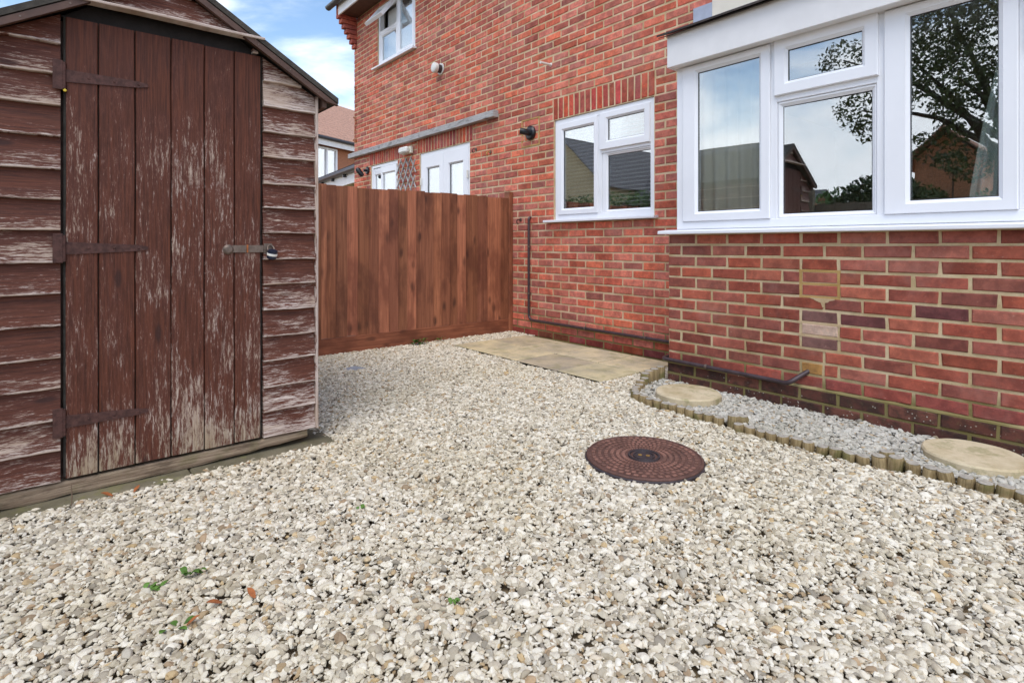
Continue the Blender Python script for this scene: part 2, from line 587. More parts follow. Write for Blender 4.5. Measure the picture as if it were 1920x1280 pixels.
M['brownwall'] = m_plain('brown_brick_wall', (168, 112, 82), .9, 0, .2, 30, .3)
M['orangewall'] = m_plain('orange_brick_wall', (206, 142, 104), .9, 0, .3, 22, .3)
M['room'] = m_plain('room_plaster', (196, 190, 180), .9, 0, .03)
M['curtain'] = m_plain('beige_curtain', (232, 226, 208), .9, 0, .06, 8)
M['curtain_g'] = m_plain('pale_green_curtain', (226, 234, 226), .9, 0, .05, 8)
M['blind'] = m_plain('white_blind', (226, 226, 222), .6, 0, .03)
M['darkfence'] = m_weathered('dark_weathered_fence', (112, 102, 86), (152, 142, 122), .2)
M['bark'] = m_plain('bark', (84, 72, 58), .95, 0, .35, 14, .8)
M['leaf'] = m_leaf('tree_leaf', (62, 78, 34), (96, 112, 52))
M['hedge'] = m_leaf('hedge_leaf', (60, 92, 36), (104, 140, 62))
M['weed'] = m_leaf('weed_leaf', (72, 104, 36), (108, 146, 62))
M['dead'] = m_plain('dead_leaf', (158, 92, 48), .8, 0, .3, 60)
M['manhole'] = m_plain('brown_iron_cover', (98, 68, 58), .7, .1, .25, 24, .3)
M['stud'] = m_plain('worn_brown_iron', (130, 92, 78), .7, .1, .35, 14, .4)
M['rim'] = m_plain('dark_cover_rim', (66, 58, 60), .55, .25, .2, 40, .3)
gstops = [(0.0, lin(204, 196, 180)), (.10, lin(236, 231, 219)), (.20, lin(186, 177, 158)), (.32, lin(228, 221, 207)), (.42, lin(168, 158, 140)), (.50, lin(222, 214, 198)),
          (.60, lin(240, 236, 226)), (.70, lin(200, 190, 172)), (.78, lin(148, 141, 130)), (.84, lin(232, 227, 215)), (.90, lin(240, 236, 227)), (.94, lin(206, 182, 142)), (.98, lin(152, 134, 114)), (1.0, lin(190, 164, 134))]
bstops = [(0.0, lin(186, 183, 174)), (.2, lin(212, 209, 201)), (.4, lin(170, 167, 157)), (.6, lin(200, 196, 186)), (.8, lin(218, 214, 205)), (.93, lin(146, 142, 134)), (1.0, lin(196, 172, 138))]
M['gravel'] = m_pebble('gravel_pebble', gstops)
M['bedgravel'] = m_pebble('bed_pebble', bstops, False)

# ------------------------------------------------------------------ setting: ground
BY, MY = 3.358, 3.948                              # bay face, main wall face
g = MB()
g.add([(-300, -300, -.022), (300, -300, -.022), (300, 300, -.022), (-300, 300, -.022)], [(0, 1, 2, 3)])
tag(g.build('ground', M['soil'], origin=(0, 0, -.022)), kind='structure')

# ------------------------------------------------------------------ the brick house
house = thing('brick_house', 'red brick house with white windows, a bay with large panes and a neighbouring half', 'house', (-3.5, MY, 0))


def rects_minus(x0, x1, z0, z1, holes):
    xs = sorted({x0, x1, *[h[0] for h in holes], *[h[1] for h in holes]})
    xs = [x for x in xs if x0 <= x <= x1]
    zs = sorted({z0, z1, *[h[2] for h in holes], *[h[3] for h in holes]})
    zs = [z for z in zs if z0 <= z <= z1]
    out = []
    for a, b in zip(xs, xs[1:]):
        for c, d in zip(zs, zs[1:]):
            mx, mz = (a + b) / 2, (c + d) / 2
            if not any(h[0] < mx < h[1] and h[2] < mz < h[3] for h in holes):
                out.append((a, b, c, d))
    return out


LX = -8.936                                        # far end of the wall
SW = (-4.056, -2.832, 1.195, 2.245)                # small window opening
NW = (-8.30, -7.40, 1.12, 2.245)                   # neighbour's window
ND = (-6.75, -5.545, 0.07, 2.245)                  # neighbour's double doors
UW = (-8.05, -6.88, 3.745, 4.72)                   # upper window
BO = (-2.16, 0.72, 0.10, 2.36)                     # opening into the bay
HOLES = [SW, NW, ND, UW, BO]
WALLTOP = 4.80
w = MB()
for a, b, c, d in rects_minus(LX + .006, 2.5, -.05, WALLTOP, HOLES):
    w.box(a, b, MY + .0045, MY + .11, c, d)
wall = w.build('wall', M['mortar'], house)

PAL_MAIN = [(214, 118, 93), (207, 108, 85), (216, 127, 105), (197, 116, 98), (186, 102, 86), (219, 118, 88), (179, 109, 96), (209, 124, 106), (202, 105, 80)]
PAL_BAY = [(168, 92, 72), (162, 86, 68), (154, 85, 70), (170, 98, 77), (149, 87, 75), (164, 95, 79), (158, 82, 65), (143, 82, 70), (164, 100, 84), (165, 87, 66)]


def bcol(pal, dv=.10):
    c = random.choice(pal); k = 1 + random.uniform(-dv, dv)
    return lin(*[min(255, q * k) for q in c])


def brick_geo(L, H, D=.045, c=.005, j=.0026):
    """front faces -Y, origin at the middle of the front face's bottom edge"""
    r = lambda: random.uniform(-j, j)
    x0, x1, z0, z1 = -L / 2, L / 2, 0, H
    F = [(x0 + c + r(), r() * .6, z0 + c + r()), (x1 - c + r(), r() * .6, z0 + c + r()), (x1 - c + r(), r() * .6, z1 - c + r()), (x0 + c + r(), r() * .6, z1 - c + r())]
    E = [(x0 + r(), c, z0 + r()), (x1 + r(), c, z0 + r()), (x1 + r(), c, z1 + r()), (x0 + r(), c, z1 + r())]
    B = [(x0, D, z0), (x1, D, z0), (x1, D, z1), (x0, D, z1)]
    v = F + E + B
    f = [(0, 1, 2, 3)]
    for i in range(4):
        k = (i + 1) % 4
        f.append((i, 4 + i, 4 + k, k)); f.append((4 + i, 8 + i, 8 + k, 4 + k))
    return v, f


BR = []                                            # every brick: (xc, y, zb, L, H, colour, material)
JT = .0138


def add_brick(x0, x1, zb, zt, y, col, mat='brick'):
    L = x1 - x0 - JT
    if L < .015: return
    BR.append(((x0 + x1) / 2, y + random.uniform(-.002, .002), zb + JT / 2, L, zt - zb - JT, col, mat))


def solid_spans(x0, x1, zb, zt, holes):
    sp = [(x0, x1)]
    for h in holes:
        if h[2] < zt - .02 and h[3] > zb + .02:
            ns = []
            for a, b in sp:
                if h[1] <= a or h[0] >= b: ns.append((a, b)); continue
                if h[0] > a: ns.append((a, h[0]))
                if h[1] < b: ns.append((h[1], b))
            sp = ns
    return sp


SOLD = [(-4.07, -2.82, 2.245, 2.47), (-8.36, -7.34, 2.245, 2.47), (-6.82, -5.48, 2.245, 2.47)]
OTHER = [(-2.289, 0.83, -.1, 2.68)]                # hidden behind the bay
for k in range(-14, 52):
    zb = .97 + .075 * k; zt = zb + .075
    if zt > WALLTOP: break
    offs = -2.72 if k % 2 else -2.72 + .1125
    for a, b in solid_spans(LX, 2.5, zb, zt, HOLES + SOLD + OTHER):
        cuts = [a]
        x = offs + .225 * math.ceil((a - offs + .03) / .225)
        while x < b - .03:
            cuts.append(x); x += .225
        cuts.append(b)
        for p, q in zip(cuts, cuts[1:]):
            mat = 'brick'; col = bcol(PAL_MAIN)
            if k == -13:
                col = lin(*[v * random.uniform(.85, 1.1) for v in (146, 70, 60)])
            if k <= -14:
                col = lin(*[v * random.uniform(.85, 1.1) for v in (150, 112, 72)])
            add_brick(p, q, zb, zt, MY, col, mat)
for x0, x1, z0, z1 in SOLD:
    n = round((x1 - x0) / .075); st = (x1 - x0) / n
    for i in range(n):
        add_brick(x0 + i * st, x0 + (i + 1) * st, z0, z1, MY, lin(*[v * random.uniform(.9, 1.08) for v in random.choice([(196, 92, 72), (188, 90, 76), (178, 84, 74)])]))

# bay brickwork, course by course from the sill (row 0) to the ground (row 13)
EV = [-2.289, -2.071, -1.843, -1.619, -1.386, -1.183, -.951, -.727, -.506, -.28, -.055, .17, .395, .62, .81]
OD = [-2.289, -2.183, -1.952, -1.721, -1.493, -1.258, -1.065, -.837, -.610, -.385, -.16, .065, .29, .515, .74, .81]
for r in range(14):
    zb = .97 - .075 * r; zt = zb + .075
    cuts = list(OD if r % 2 else EV)
    if r in (3, 7):
        cuts = [c for c in cuts if c not in (-1.258, -1.065)] + [-1.386, -1.183, -1.07]
        cuts.sort()
    if r == 10:
        cuts = sorted(cuts + [-1.262])
    for p, q in zip(cuts, cuts[1:]):
        c = bcol(PAL_BAY, .12)
        xm = (p + q) / 2
        if xm > -1.1 and random.random() < .05: c = bcol([(120, 70, 68), (108, 64, 62), (132, 80, 76)])
        y = BY; mat = 'brick'
        patch = abs(xm + 1.285) < .03
        if patch and r == 7: c = lin(214, 188, 166)
        if patch and r in (6, 8): c = lin(118, 84, 78)
        if r == 10 and p == -1.386: c = lin(176, 132, 76)
        if r == 11: c = bcol([(150, 78, 66), (160, 84, 70), (140, 74, 66)])
        if r >= 12:
            y = BY - .016; mat = 'plinth'; c = bcol([(104, 64, 54), (92, 58, 50), (114, 72, 60)])
        add_brick(p, q, zb, zt, y, c, mat)
# bay side bricks (return to the main wall)
bayw = MB()
bayw.box(-2.283, .803, BY + .0048, BY + .09, .146, 1.045)
bayw.box(-2.283, .803, BY - .0105, BY + .09, -.05, .1455)
bayw.box(-2.283, -2.19, BY + .0905, MY + .004, -.05, 1.045)
bayw.box(.72, .803, BY + .0905, MY + .004, -.05, 1.045)
bay_wall = bayw.build('bay_wall', M['bay_mortar'], house)
fil = MB()                                         # sloping mortar fillet on the plinth
secs = []
for i in range(41):
    x = -1.75 + i * 2.556 / 40
    dz = random.uniform(-.004, .006)
    secs.append([(x, BY + .012, .136), (x, BY - .013 + random.uniform(-.003, .005), .140 + dz * .4), (x, BY - .001, .150 + dz * 1.3), (x, BY + .012, .153)])
fil.sweep(secs)
fil.build('plinth_fillet', M['mortar'], house, smooth=True)
och = MB()                                         # repointed joints round the patch
for r in (3, 4):
    zb = .97 - .075 * r
    och.box(-1.394, -1.175, BY + .0035, BY + .03, zb - .0065, zb + .006)
    for x in (-1.386, -1.183): och.box(x - .0075, x + .0075, BY + .003, BY + .03, zb + .0071, zb + .068)
och.box(-1.396, -1.173, BY + .003, BY + .03, .97 - .075 * 2 - .007, .97 - .075 * 2 + .007)
och.build('repointed_joint', M['mortar_ochre'], house)
crm = MB()
zt5 = .97 - .075 * 4 - .004
pts = [(-1.345, zt5), (-1.20, zt5), (-1.206, zt5 - .008), (-1.228, zt5 - .012), (-1.238, zt5 - .022), (-1.254, zt5 - .026), (-1.259, zt5 - .055), (-1.267, zt5 - .05), (-1.275, zt5 - .026), (-1.30, zt5 - .017), (-1.315, zt5 - .008)]
crm.sweep([[(x, BY - .0006, z) for x, z in pts], [(x, BY + .02, z) for x, z in pts]])
for z in (.97 - .075 * 7, .97 - .075 * 6, .97 - .075 * 8):
    crm.box(-1.40, -1.165, BY + .0015, BY + .03, z - .008, z + .008)
crm.build('mortar_patch', M['mortar_cream'], house)


def proj_area(b):
    x, y, z, L, H = b[:5]
    def px(X, Y, Z):
        d = -.7676 * X + .6411 * Y
        if d < .3: return None
        return 960 + 1030 * (.6411 * X + .7676 * Y) / d, 459 - 1030 * (Z - .97) / d
    c = [px(x + sx * L / 2, y, z + sz * H) for sx in (-1, 1) for sz in (0, 1)]
    if any(q is None for q in c): return 0
    xs = [q[0] for q in c]; ys = [q[1] for q in c]
    if min(xs) > 1920 or max(xs) < 600 or min(ys) > 1280 or max(ys) < 0: return 0
    return (min(max(xs), 1920) - max(min(xs), 0)) * H * 1030 / max(.5, (-.7676 * x + .6411 * y))


BR.sort(key=proj_area, reverse=True)
tmpl = {}
for b in BR[:295]:
    x, y, z, L, H, col, mat = b
    key = (round(L, 2), round(H, 3), mat, random.randrange(6))
    if key not in tmpl:
        v, f = brick_geo(key[0], key[1])
        me = bpy.data.meshes.new('brick')
        me.from_pydata(v, [], f)
        ca = me.color_attributes.new('Col', 'FLOAT_COLOR', 'CORNER')
        ca.data.foreach_set('color', [1.0] * (4 * len(me.loops)))
        me.materials.append(M[mat])
        tmpl[key] = me
    o = bpy.data.objects.new('brick', tmpl[key])
    o.color = (*col, 1)
    place(o, (x, y, z), bay_wall if y < 3.6 else wall)
    o.scale = (L / key[0], 1, H / key[1])
rest = MB(); restp = MB()
for b in BR[295:]:
    x, y, z, L, H, col, mat = b
    v, f = brick_geo(L, H)
    (rest if mat == 'brick' else restp).add([(p[0] + x, p[1] + y, p[2] + z) for p in v], f, col=col)
for i in range(14):                                # side faces of the bay, seen only from the left
    zb = .97 - .075 * i
    for y0, y1 in ((3.36, 3.56), (3.57, 3.77), (3.78, 3.945)) if i % 2 else ((3.36, 3.46), (3.47, 3.68), (3.69, 3.89)):
        rest.box(-2.2895, -2.27, y0 + .012, y1, zb + .005, zb + .07, col=bcol(PAL_BAY))
tag(rest.build('brickwork', M['brick'], house), kind='stuff')
if restp.v: tag(restp.build('plinth_brickwork', M['plinth'], house), kind='stuff')
# end wall of the terrace and corbelled kneeler under the eaves
ew = MB()
ew.box(LX + .006, LX + .11, MY + .1101, 9.0, -.05, WALLTOP)
ew.build('end_wall', M['mortar'], house)
for i in range(7):
    kb = MB()
    zb = 4.29 + .075 * i
    kb.box(LX - .008, LX + .11, MY - .045 * (i + 1), MY - .001, zb + .005, zb + .07, .004, col=lin(*random.choice([(190, 100, 84), (176, 96, 84), (196, 110, 90)])))
    kb.build('corbel', M['brick'], house)
kb = MB(); kb.box(LX - .006, LX + .10, MY - .315, MY - .001, 4.815, 5.0, .004, col=lin(196, 118, 96)); kb.build('corbel', M['brick'], house)
e = MB(); e.box(LX + .105, 2.5, MY - .30, MY + .10, 4.802, 4.815); e.build('soffit', M['barge'], house)
e = MB(); e.box(LX + .105, 2.5, MY - .325, MY - .301, 4.77, 4.96, .003); e.build('fascia', M['upvc_dull'], house)
gp = [(MY - .39 + .055 * math.cos(a), 4.965 + .055 * math.sin(a)) for a in [math.pi + math.pi * i / 8 for i in range(9)]]
gp += [(y + (MY - .39 - y) * .12, z + .006) for y, z in reversed(gp)]
e = MB(); e.sweep([[(x, y, z) for y, z in gp] for x in (LX - .16, 2.5)]); e.build('gutter', M['grey_gutter'], house, smooth=True)
rf = MB()
for i in range(14):
    y0 = MY - .40 + i * .33; z0 = 4.99 + i * .23
    rf.sweep([[(x, y0, z0), (x, y0, z0 + .02), (x, y0 + .36, z0 + .255), (x, y0 + .36, z0 + .235)] for x in (LX - .12, 2.5)])
rf.build('roof', M['tile'], house)

# rooms behind the windows (closed, inward-facing shells)
def room(x0, x1, y0, y1, z0, z1, front_holes):
    m = MB()
    m.box(x0 - .05, x1 + .05, y1, y1 + .05, z0 - .05, z1 + .05)
    m.box(x0 - .05, x0, y0, y1 - .0005, z0 - .05, z1 + .05)
    m.box(x1, x1 + .05, y0, y1 - .0005, z0 - .05, z1 + .05)
    m.box(x0 + .0005, x1 - .0005, y0, y1 - .0005, z0 - .05, z0)
    m.box(x0 + .0005, x1 - .0005, y0, y1 - .0005, z1, z1 + .05)
    for a, b, c, d in rects_minus(x0, x1, z0, z1, front_holes):
        m.box(a, b, y0, y0 + .02, c, d)
    m.build('room', M['room'], house)


room(-2.72, 1.4, MY + .113, 7.6, .08, 2.42, [BO])
room(-4.70, -2.80, MY + .113, 6.8, .08, 2.42, [SW])
room(-8.8, -4.80, MY + .113, 6.8, .0, 2.42, [NW, ND])
room(-8.8, -5.8, MY + .113, 6.5, 2.6, 4.75, [UW])


# ---- windows: part `window` (outer frame) with sub-parts
def ring(mb, x0, x1, z0, z1, prof):
    """rectangular picture-frame moulding; prof = closed list of (inset, y)"""
    secs = []
    for sx, sz in ((0, 0), (1, 0), (1, 1), (0, 1)):
        secs.append([((x0 + d) if sx == 0 else (x1 - d), y, (z0 + d) if sz == 0 else (z1 - d)) for d, y in prof])
    mb.sweep(secs, False, closed_path=True)


def pane(x0, x1, z0, z1, y, parent, mat='glass', seal=True, tilt=0):
    p = MB(); p.box(x0, x1, y, y + .004, z0, z1)
    p.build('pane', M[mat], parent, tilt=(0, 0, tilt) if tilt else None)
    if seal:
        s_ = MB(); ring(s_, x0 - .001, x1 + .001, z0 - .001, z1 + .001, [(0, y - .006), (.005, y - .003), (.005, y - .0005), (0, y - .0005)])
        s_.build('seal', M['seal'], parent)


def sash(x0, x1, z0, z1, gx0, gx1, gz0, gz1, yf, parent, name='sash', t=.055, mat='glass'):
    """sash whose visible glass is the g-rectangle; chamfered bead towards the pane"""
    m = MB()
    for (a, b) in [(0, 1)]:
        outer = [(x0, z0), (x1, z0), (x1, z1), (x0, z1)]
        inner = [(gx0, gz0), (gx1, gz0), (gx1, gz1), (gx0, gz1)]
        secs = []
        for (ox, oz), (ix, iz) in zip(outer, inner):
            dx = 1 if ix > ox else -1; dz = 1 if iz > oz else -1
            secs.append([(ox, yf + t, oz), (ox, yf + .004, oz), (ox + .004 * dx, yf, oz + .004 * dz),
                         (ix - .017 * dx, yf, iz - .017 * dz), (ix - .014 * dx, yf + .004, iz - .014 * dz), (ix, yf + .016, iz), (ix, yf + t, iz)])
        m.sweep(secs, False, closed_path=True)
    o = m.build(name, M['upvc'], parent)
    return o


FY = BY + .040                                     # bay window frame face
bw = MB()
ring(bw, -2.245, .765, 1.078, 2.26, [(0, FY + .07), (0, FY + .006), (.004, FY), (.050, FY), (.054, FY + .006), (.054, FY + .07)])
for x in (-1.560, -.992, -.424, .144):
    bw.box(x - .019, x + .019, FY + .004, FY + .07, 1.1315, 2.2065, .002)
for x in (-1.276, -.14):
    bw.box(x - .265, x + .265, FY + .0045, FY + .069, 1.842, 1.882, .002)
bay_window = bw.build('bay_window', M['upvc'], house)
for (a, b) in ((-2.1905, -1.5795), (-.9725, -.4435), (.1635, .7105)):
    sash(a, b, 1.132, 2.206, a + .112, b - .070, 1.197, 2.15, FY - .014, bay_window)
    pane(a + .112, b - .070, 1.197, 2.15, FY + .012, bay_window)
for xc in (-1.276, -.14):
    a, b = xc - .264, xc + .264
    sash(a - .012, b + .012, 1.878, 2.215, a + .066, b - .066, 1.955, 2.142, FY - .018, bay_window)
    pane(a + .066, b - .066, 1.955, 2.142, FY + .008, bay_window)
    sash(a, b, 1.132, 1.8415, a + .026, b - .026, 1.158, 1.812, FY + .012, bay_window, 'bead', .04)
    pane(a + .026, b - .026, 1.158, 1.812, FY + .034, bay_window, tilt=R(1.0))
for sx, x in ((-1, -2.245), (1, .765)):            # bay return lights
    r_ = MB()
    r_.box(min(x, x - sx * .06), max(x, x - sx * .06), FY + .0705, MY + .005, 1.078, 1.14)
    r_.box(min(x, x - sx * .06), max(x, x - sx * .06), FY + .0705, MY + .005, 2.2, 2.26)
    r_.box(min(x, x - sx * .06), max(x, x - sx * .06), MY - .06, MY + .005, 1.1405, 2.1995)
    r_.build('return_frame', M['upvc'], bay_window)
    p = MB(); p.box(x - sx * .03 - .002, x - sx * .03 + .002, FY + .0705, MY - .0605, 1.1405, 2.1995); p.build('pane', M['glass'], bay_window)
sl = MB()
pr = [(BY - .062, 1.043), (BY - .066, 1.047), (BY - .066, 1.062), (BY - .060, 1.067), (FY + .02, 1.0775), (FY + .02, 1.052), (BY - .045, 1.043)]
sl.sweep([[(x, y, z) for y, z in pr] for x in (-2.33, .85)])
sl.build('sill', M['upvc'], bay_window)
# bay roof: fascia box, soffit, tiles, lead
m = MB(); m.box(-2.262, .80, BY - .052, BY - .032, 2.208, 2.432, .003); m.build('bay_fascia', M['upvc_dull'], house)
m = MB(); m.box(-2.262, -2.246, BY - .0315, MY, 2.208, 2.415, .002); m.box(.784, .80, BY - .0315, MY, 2.208, 2.415, .002); m.build('bay_fascia_return', M['upvc_dull'], house)
m = MB(); m.box(-2.2455, .7835, BY - .0315, MY, 2.212, 2.222); m.build('bay_soffit', M['upvc_dull'], house)
ct = MB(); ct.box(-2.2455, .7835, MY - .1, MY + .2, 2.262, 2.30); ct.box(-2.2455, .7835, FY + .075, MY - .1005, 2.262, 2.30); ct.build('bay_ceiling', M['room'], house)
for j in range(4):
    n = 13
    for i in range(n):
        x0 = -2.315 + i * .245 + (.12 if j % 2 else 0)
        x1 = min(x0 + .243, .87)
        y0 = BY - .10 + j * .185; z0 = 2.425 + j * .074
        tm = MB()
        dz = random.uniform(-.003, .003); dy = random.uniform(-.006, .006)
        tm.sweep([[(x, y0 + dy, z0 + dz), (x, y0 + dy, z0 + dz + .014), (x, min(y0 + .21, MY - .004), z0 + .100), (x, min(y0 + .21, MY - .004), z0 + .086)] for x in (x0, x1)])
        tm.build('roof_tile', M['slate'], house)
und = MB(); und.sweep([[(x, BY - .085, 2.4195), (x, BY - .085, 2.4235), (x, MY, 2.695), (x, MY, 2.69)] for x in (-2.31, .86)]); und.build('bay_roof_underlay', M['slate'], house)
m = MB()
m.box(-2.45, -2.285, MY - .008, MY - .0045, 2.70, 2.86)
m.build('lead_flashing', M['lead'], house)
m = MB(); m.box(-2.284, .9, MY - .012, MY - .0045, 2.70, 2.90, .002); m.build('render_band', M['pale'], house)


def simple_window(hole, y, parts, sill=True, mat='glass', name='window'):
    x0, x1, z0, z1 = hole
    m = MB()
    ring(m, x0 + .002, x1 - .002, z0 + (.03 if sill else 0), z1 - .002, [(0, y + .07), (0, y + .005), (.004, y), (.044, y), (.048, y + .005), (.048, y + .07)])
    for bx in parts.get('bars', []): m.box(*bx, .002)
    o = m.build(name, M['upvc'], house)
    if sill:
        s_ = MB(); pr = [(MY - .058, z0 + .002), (MY - .062, z0 + .006), (MY - .062, z0 + .022), (MY - .056, z0 + .027), (y + .02, z0 + .0295), (y + .02, z0 + .012), (MY - .04, z0 + .002)]
        s_.sweep([[(x, yy, z) for yy, z in pr] for x in (x0 - .10, x1 + .045)]); s_.build('sill', M['upvc'], o)
    return o


yk = MY + .018
kw = simple_window(SW, yk, {'bars': [(-3.475, -3.435, yk + .003, yk + .07, 1.2735, 2.1945), (-3.4345, -2.883, yk + .0035, yk + .069, 1.832, 1.872)]})
sash(-4.006, -3.4755, 1.274, 2.194, -3.935, -3.530, 1.335, 2.122, yk - .014, kw); pane(-3.935, -3.530, 1.335, 2.122, yk + .012, kw)
sash(-3.442, -2.876, 1.862, 2.204, -3.352, -2.945, 1.942, 2.138, yk - .018, kw); pane(-3.352, -2.945, 1.942, 2.138, yk + .008, kw)
sash(-3.4345, -2.883, 1.274, 1.8315, -3.372, -2.885 - .012, 1.298, 1.805, yk + .012, kw, 'bead', .04); pane(-3.372, -2.897, 1.298, 1.805, yk + .034, kw)

nw = simple_window(NW, yk, {'bars': [(-7.98, -7.94, yk + .003, yk + .07, 1.2, 2.195)]}, mat='glass_far')
sash(-7.939, -7.45, 1.2, 2.19, -7.90, -7.50, 1.26, 2.08, yk - .012, nw); pane(-7.90, -7.50, 1.26, 2.08, yk + .012, nw, 'glass_far', False)
sash(-8.25, -7.981, 1.2, 2.19, -8.20, -8.0, 1.26, 2.08, yk + .01, nw, 'bead', .04); pane(-8.20, -8.0, 1.26, 2.08, yk + .03, nw, 'glass_far', False)

uw = simple_window(UW, yk, {'bars': [(-7.47, -7.42, yk + .003, yk + .07, 3.823, 4.67), (-8.0, -7.4705, yk + .0035, yk + .069, 4.28, 4.33)]})
sash(-8.0, -7.4705, 3.824, 4.279, -7.955, -7.505, 3.87, 4.24, yk + .006, uw); pane(-7.955, -7.505, 3.87, 4.24, yk + .03, uw, 'glass_far', False)
sash(-7.419, -6.932, 3.824, 4.668, -7.36, -6.99, 3.88, 4.61, yk - .010, uw); pane(-7.36, -6.99, 3.88, 4.61, yk + .014, uw, 'glass_far', False)
# top-hung vent pushed open
ov = MB()
def hinge(x, d, z):
    a = R(38); h = z - 4.67
    return (x, yk - .01 + h * math.sin(a) + d * math.cos(a), 4.67 + h * math.cos(a) - d * math.sin(a))
for x0, x1, z0, z1 in ((-8.01, -7.46, 4.30, 4.355), (-8.01, -7.46, 4.625, 4.67), (-8.01, -7.955, 4.3555, 4.6245), (-7.515, -7.46, 4.3555, 4.6245)):
    c = [hinge(x, d, z) for x in (x0, x1) for d in (-.03, .02) for z in (z0, z1)]
    ov.add(c, [(0, 1, 3, 2), (4, 6, 7, 5), (0, 4, 5, 1), (2, 3, 7, 6), (0, 2, 6, 4), (1, 5, 7, 3)])
ov.build('open_vent', M['upvc'], uw)
gp_ = MB(); c = [hinge(x, d, z) for x in (-7.955, -7.515) for d in (-.004, .0) for z in (4.355, 4.6245)]
gp_.add(c, [(0, 1, 3, 2), (4, 6, 7, 5), (0, 4, 5, 1), (2, 3, 7, 6), (0, 2, 6, 4), (1, 5, 7, 3)]); gp_.build('pane', M['glass_far'], uw)

# neighbour's double doors
dm = MB(); ring(dm, ND[0] + .002, ND[1] - .002, ND[2], ND[3] - .002, [(0, yk + .07), (0, yk), (.045, yk), (.048, yk + .005), (.048, yk + .07)])
dd = dm.build('double_door', M['upvc'], house)
for a, b in ((-6.70, -6.15), (-6.145, -5.595)):
    lf = sash(a, b, .12, 2.195, a + .12, b - .12, .35, 2.02, yk - .008, dd, 'door_leaf')
    pane(a + .12, b - .12, .35, 2.02, yk + .02, dd, 'glass_far')
for z in (1.85, .6):
    hg = MB(); hg.box(-6.715, -6.695, yk - .03, yk - .009, z - .05, z + .05, .003); hg.build('hinge', M['white'], dd)
    hg = MB(); hg.box(-5.60, -5.58, yk - .03, yk - .009, z - .05, z + .05, .003); hg.build('hinge', M['white'], dd)
hd = MB(); hd.tube([(-6.19, yk - .009, 1.05), (-6.19, yk - .05, 1.05), (-6.30, yk - .052, 1.05)], .009); hd.build('handle', M['white'], dd, smooth=True)

# ------------------------------------------------------------------ behind the glass
def curtain(x0, x1, z0, z1, y, n, amp, mat, label, top_frac=1.0, anchor='l'):
    m = MB(); rows = 14; cols = n * 10
    v = []; f = []
    for j in range(rows + 1):
        t = j / rows
        z = z0 + (z1 - z0) * t
        k = 1 - (1 - top_frac) * t ** 1.4
        for i in range(cols + 1):
            s_ = i / cols
            x = (x0 + (x1 - x0) * s_ * k) if anchor == 'l' else (x1 - (x1 - x0) * (1 - s_) * k)
            v.append((x, y + amp * math.sin(s_ * n * 2 * math.pi + .4 * math.sin(3 * t)) * (1 - .25 * t), z))
    for j in range(rows):
        for i in range(cols):
            a = j * (cols + 1) + i
            f.append((a, a + 1, a + cols + 2, a + cols + 1))
    m.add(v, f)
    o = m.build('curtain', M[mat], smooth='all')
    sm = o.modifiers.new('thickness', 'SOLIDIFY'); sm.thickness = .003
    return tag(o, label, 'curtain')


curtain(-2.16, -1.60, 1.0, 2.2, FY + .12, 6, .022, 'curtain', 'pale beige curtain hanging behind the leftmost pane of the bay window')
curtain(-.66, -.40, 1.0, 2.2, FY + .12, 4, .02, 'curtain_g', 'pale green curtain at the edge of the large right bay pane', .22, 'r')
for nm, (x0, x1, z0, z1), yb, lab in (('a', (-7.96, -6.95, 3.83, 4.66), MY + .135, 'white blind drawn behind the upper floor window'),):
    m = MB(); m.box(x0, x1, yb, yb + .004, z0, z1); m.box(x0, x1, yb - .008, yb + .012, z0 - .02, z0 - .0005, .003)
    tag(m.build('roller_blind', M['blind']), lab, 'blind')
m = MB(); m.box(-6.10, -5.62, MY + .135, MY + .139, .2, 2.1); m.box(-6.10, -5.62, MY + .127, MY + .147, .18, .1995, .003)
tag(m.build('roller_blind', M['blind']), 'white blind behind the right leaf of the neighbouring glazed door', 'blind')
vb = thing('venetian_blind', 'white slatted blind behind the small kitchen window', 'blind', (-3.44, MY + .16, 1.28))
sm_ = None
for i in range(26):
    z = 1.30 + i * .036
    if sm_ is None:
        m = MB(); a = -R(20)
        m.sweep([[(x, yy * math.cos(a), .001 + yy * math.sin(a) + zz) for yy, zz in ((-.012, 0), (0, .002), (.012, 0), (.012, -.0006), (0, .0014), (-.012, -.0006))] for x in (-.57, .57)])
        o = m.build('slat', M['blind'], None, origin=(0, 0, 0)); sm_ = o.data
        o.location = Vector((-3.44, MY + .125, z)) - PL[vb.name]; o.parent = vb
    else:
        o = bpy.data.objects.new('slat', sm_); place(o, (-3.44, MY + .125, z), vb)
m = MB(); m.box(-4.01, -2.87, MY + .14, MY + .18, 2.215, 2.245, .003); m.build('head_rail', M['blind'], vb)
m = MB()
m.tube([(-3.30, MY + .24, 1.2)] + [(-3.235 - .065 * math.cos(a), MY + .24, 1.36 + .075 * math.sin(a)) for a in [math.pi * i / 10 for i in range(11)]] + [(-3.17, MY + .24, 1.30)], .009, 8)
m.disc((-3.30, MY + .24, 1.15), (0, 0, 1), [(.024, 0), (.024, .05), (.016, .06)], 12)
tag(m.build('kitchen_tap', M['steel'], smooth=True), 'curved metal tap standing behind the small window', 'tap')

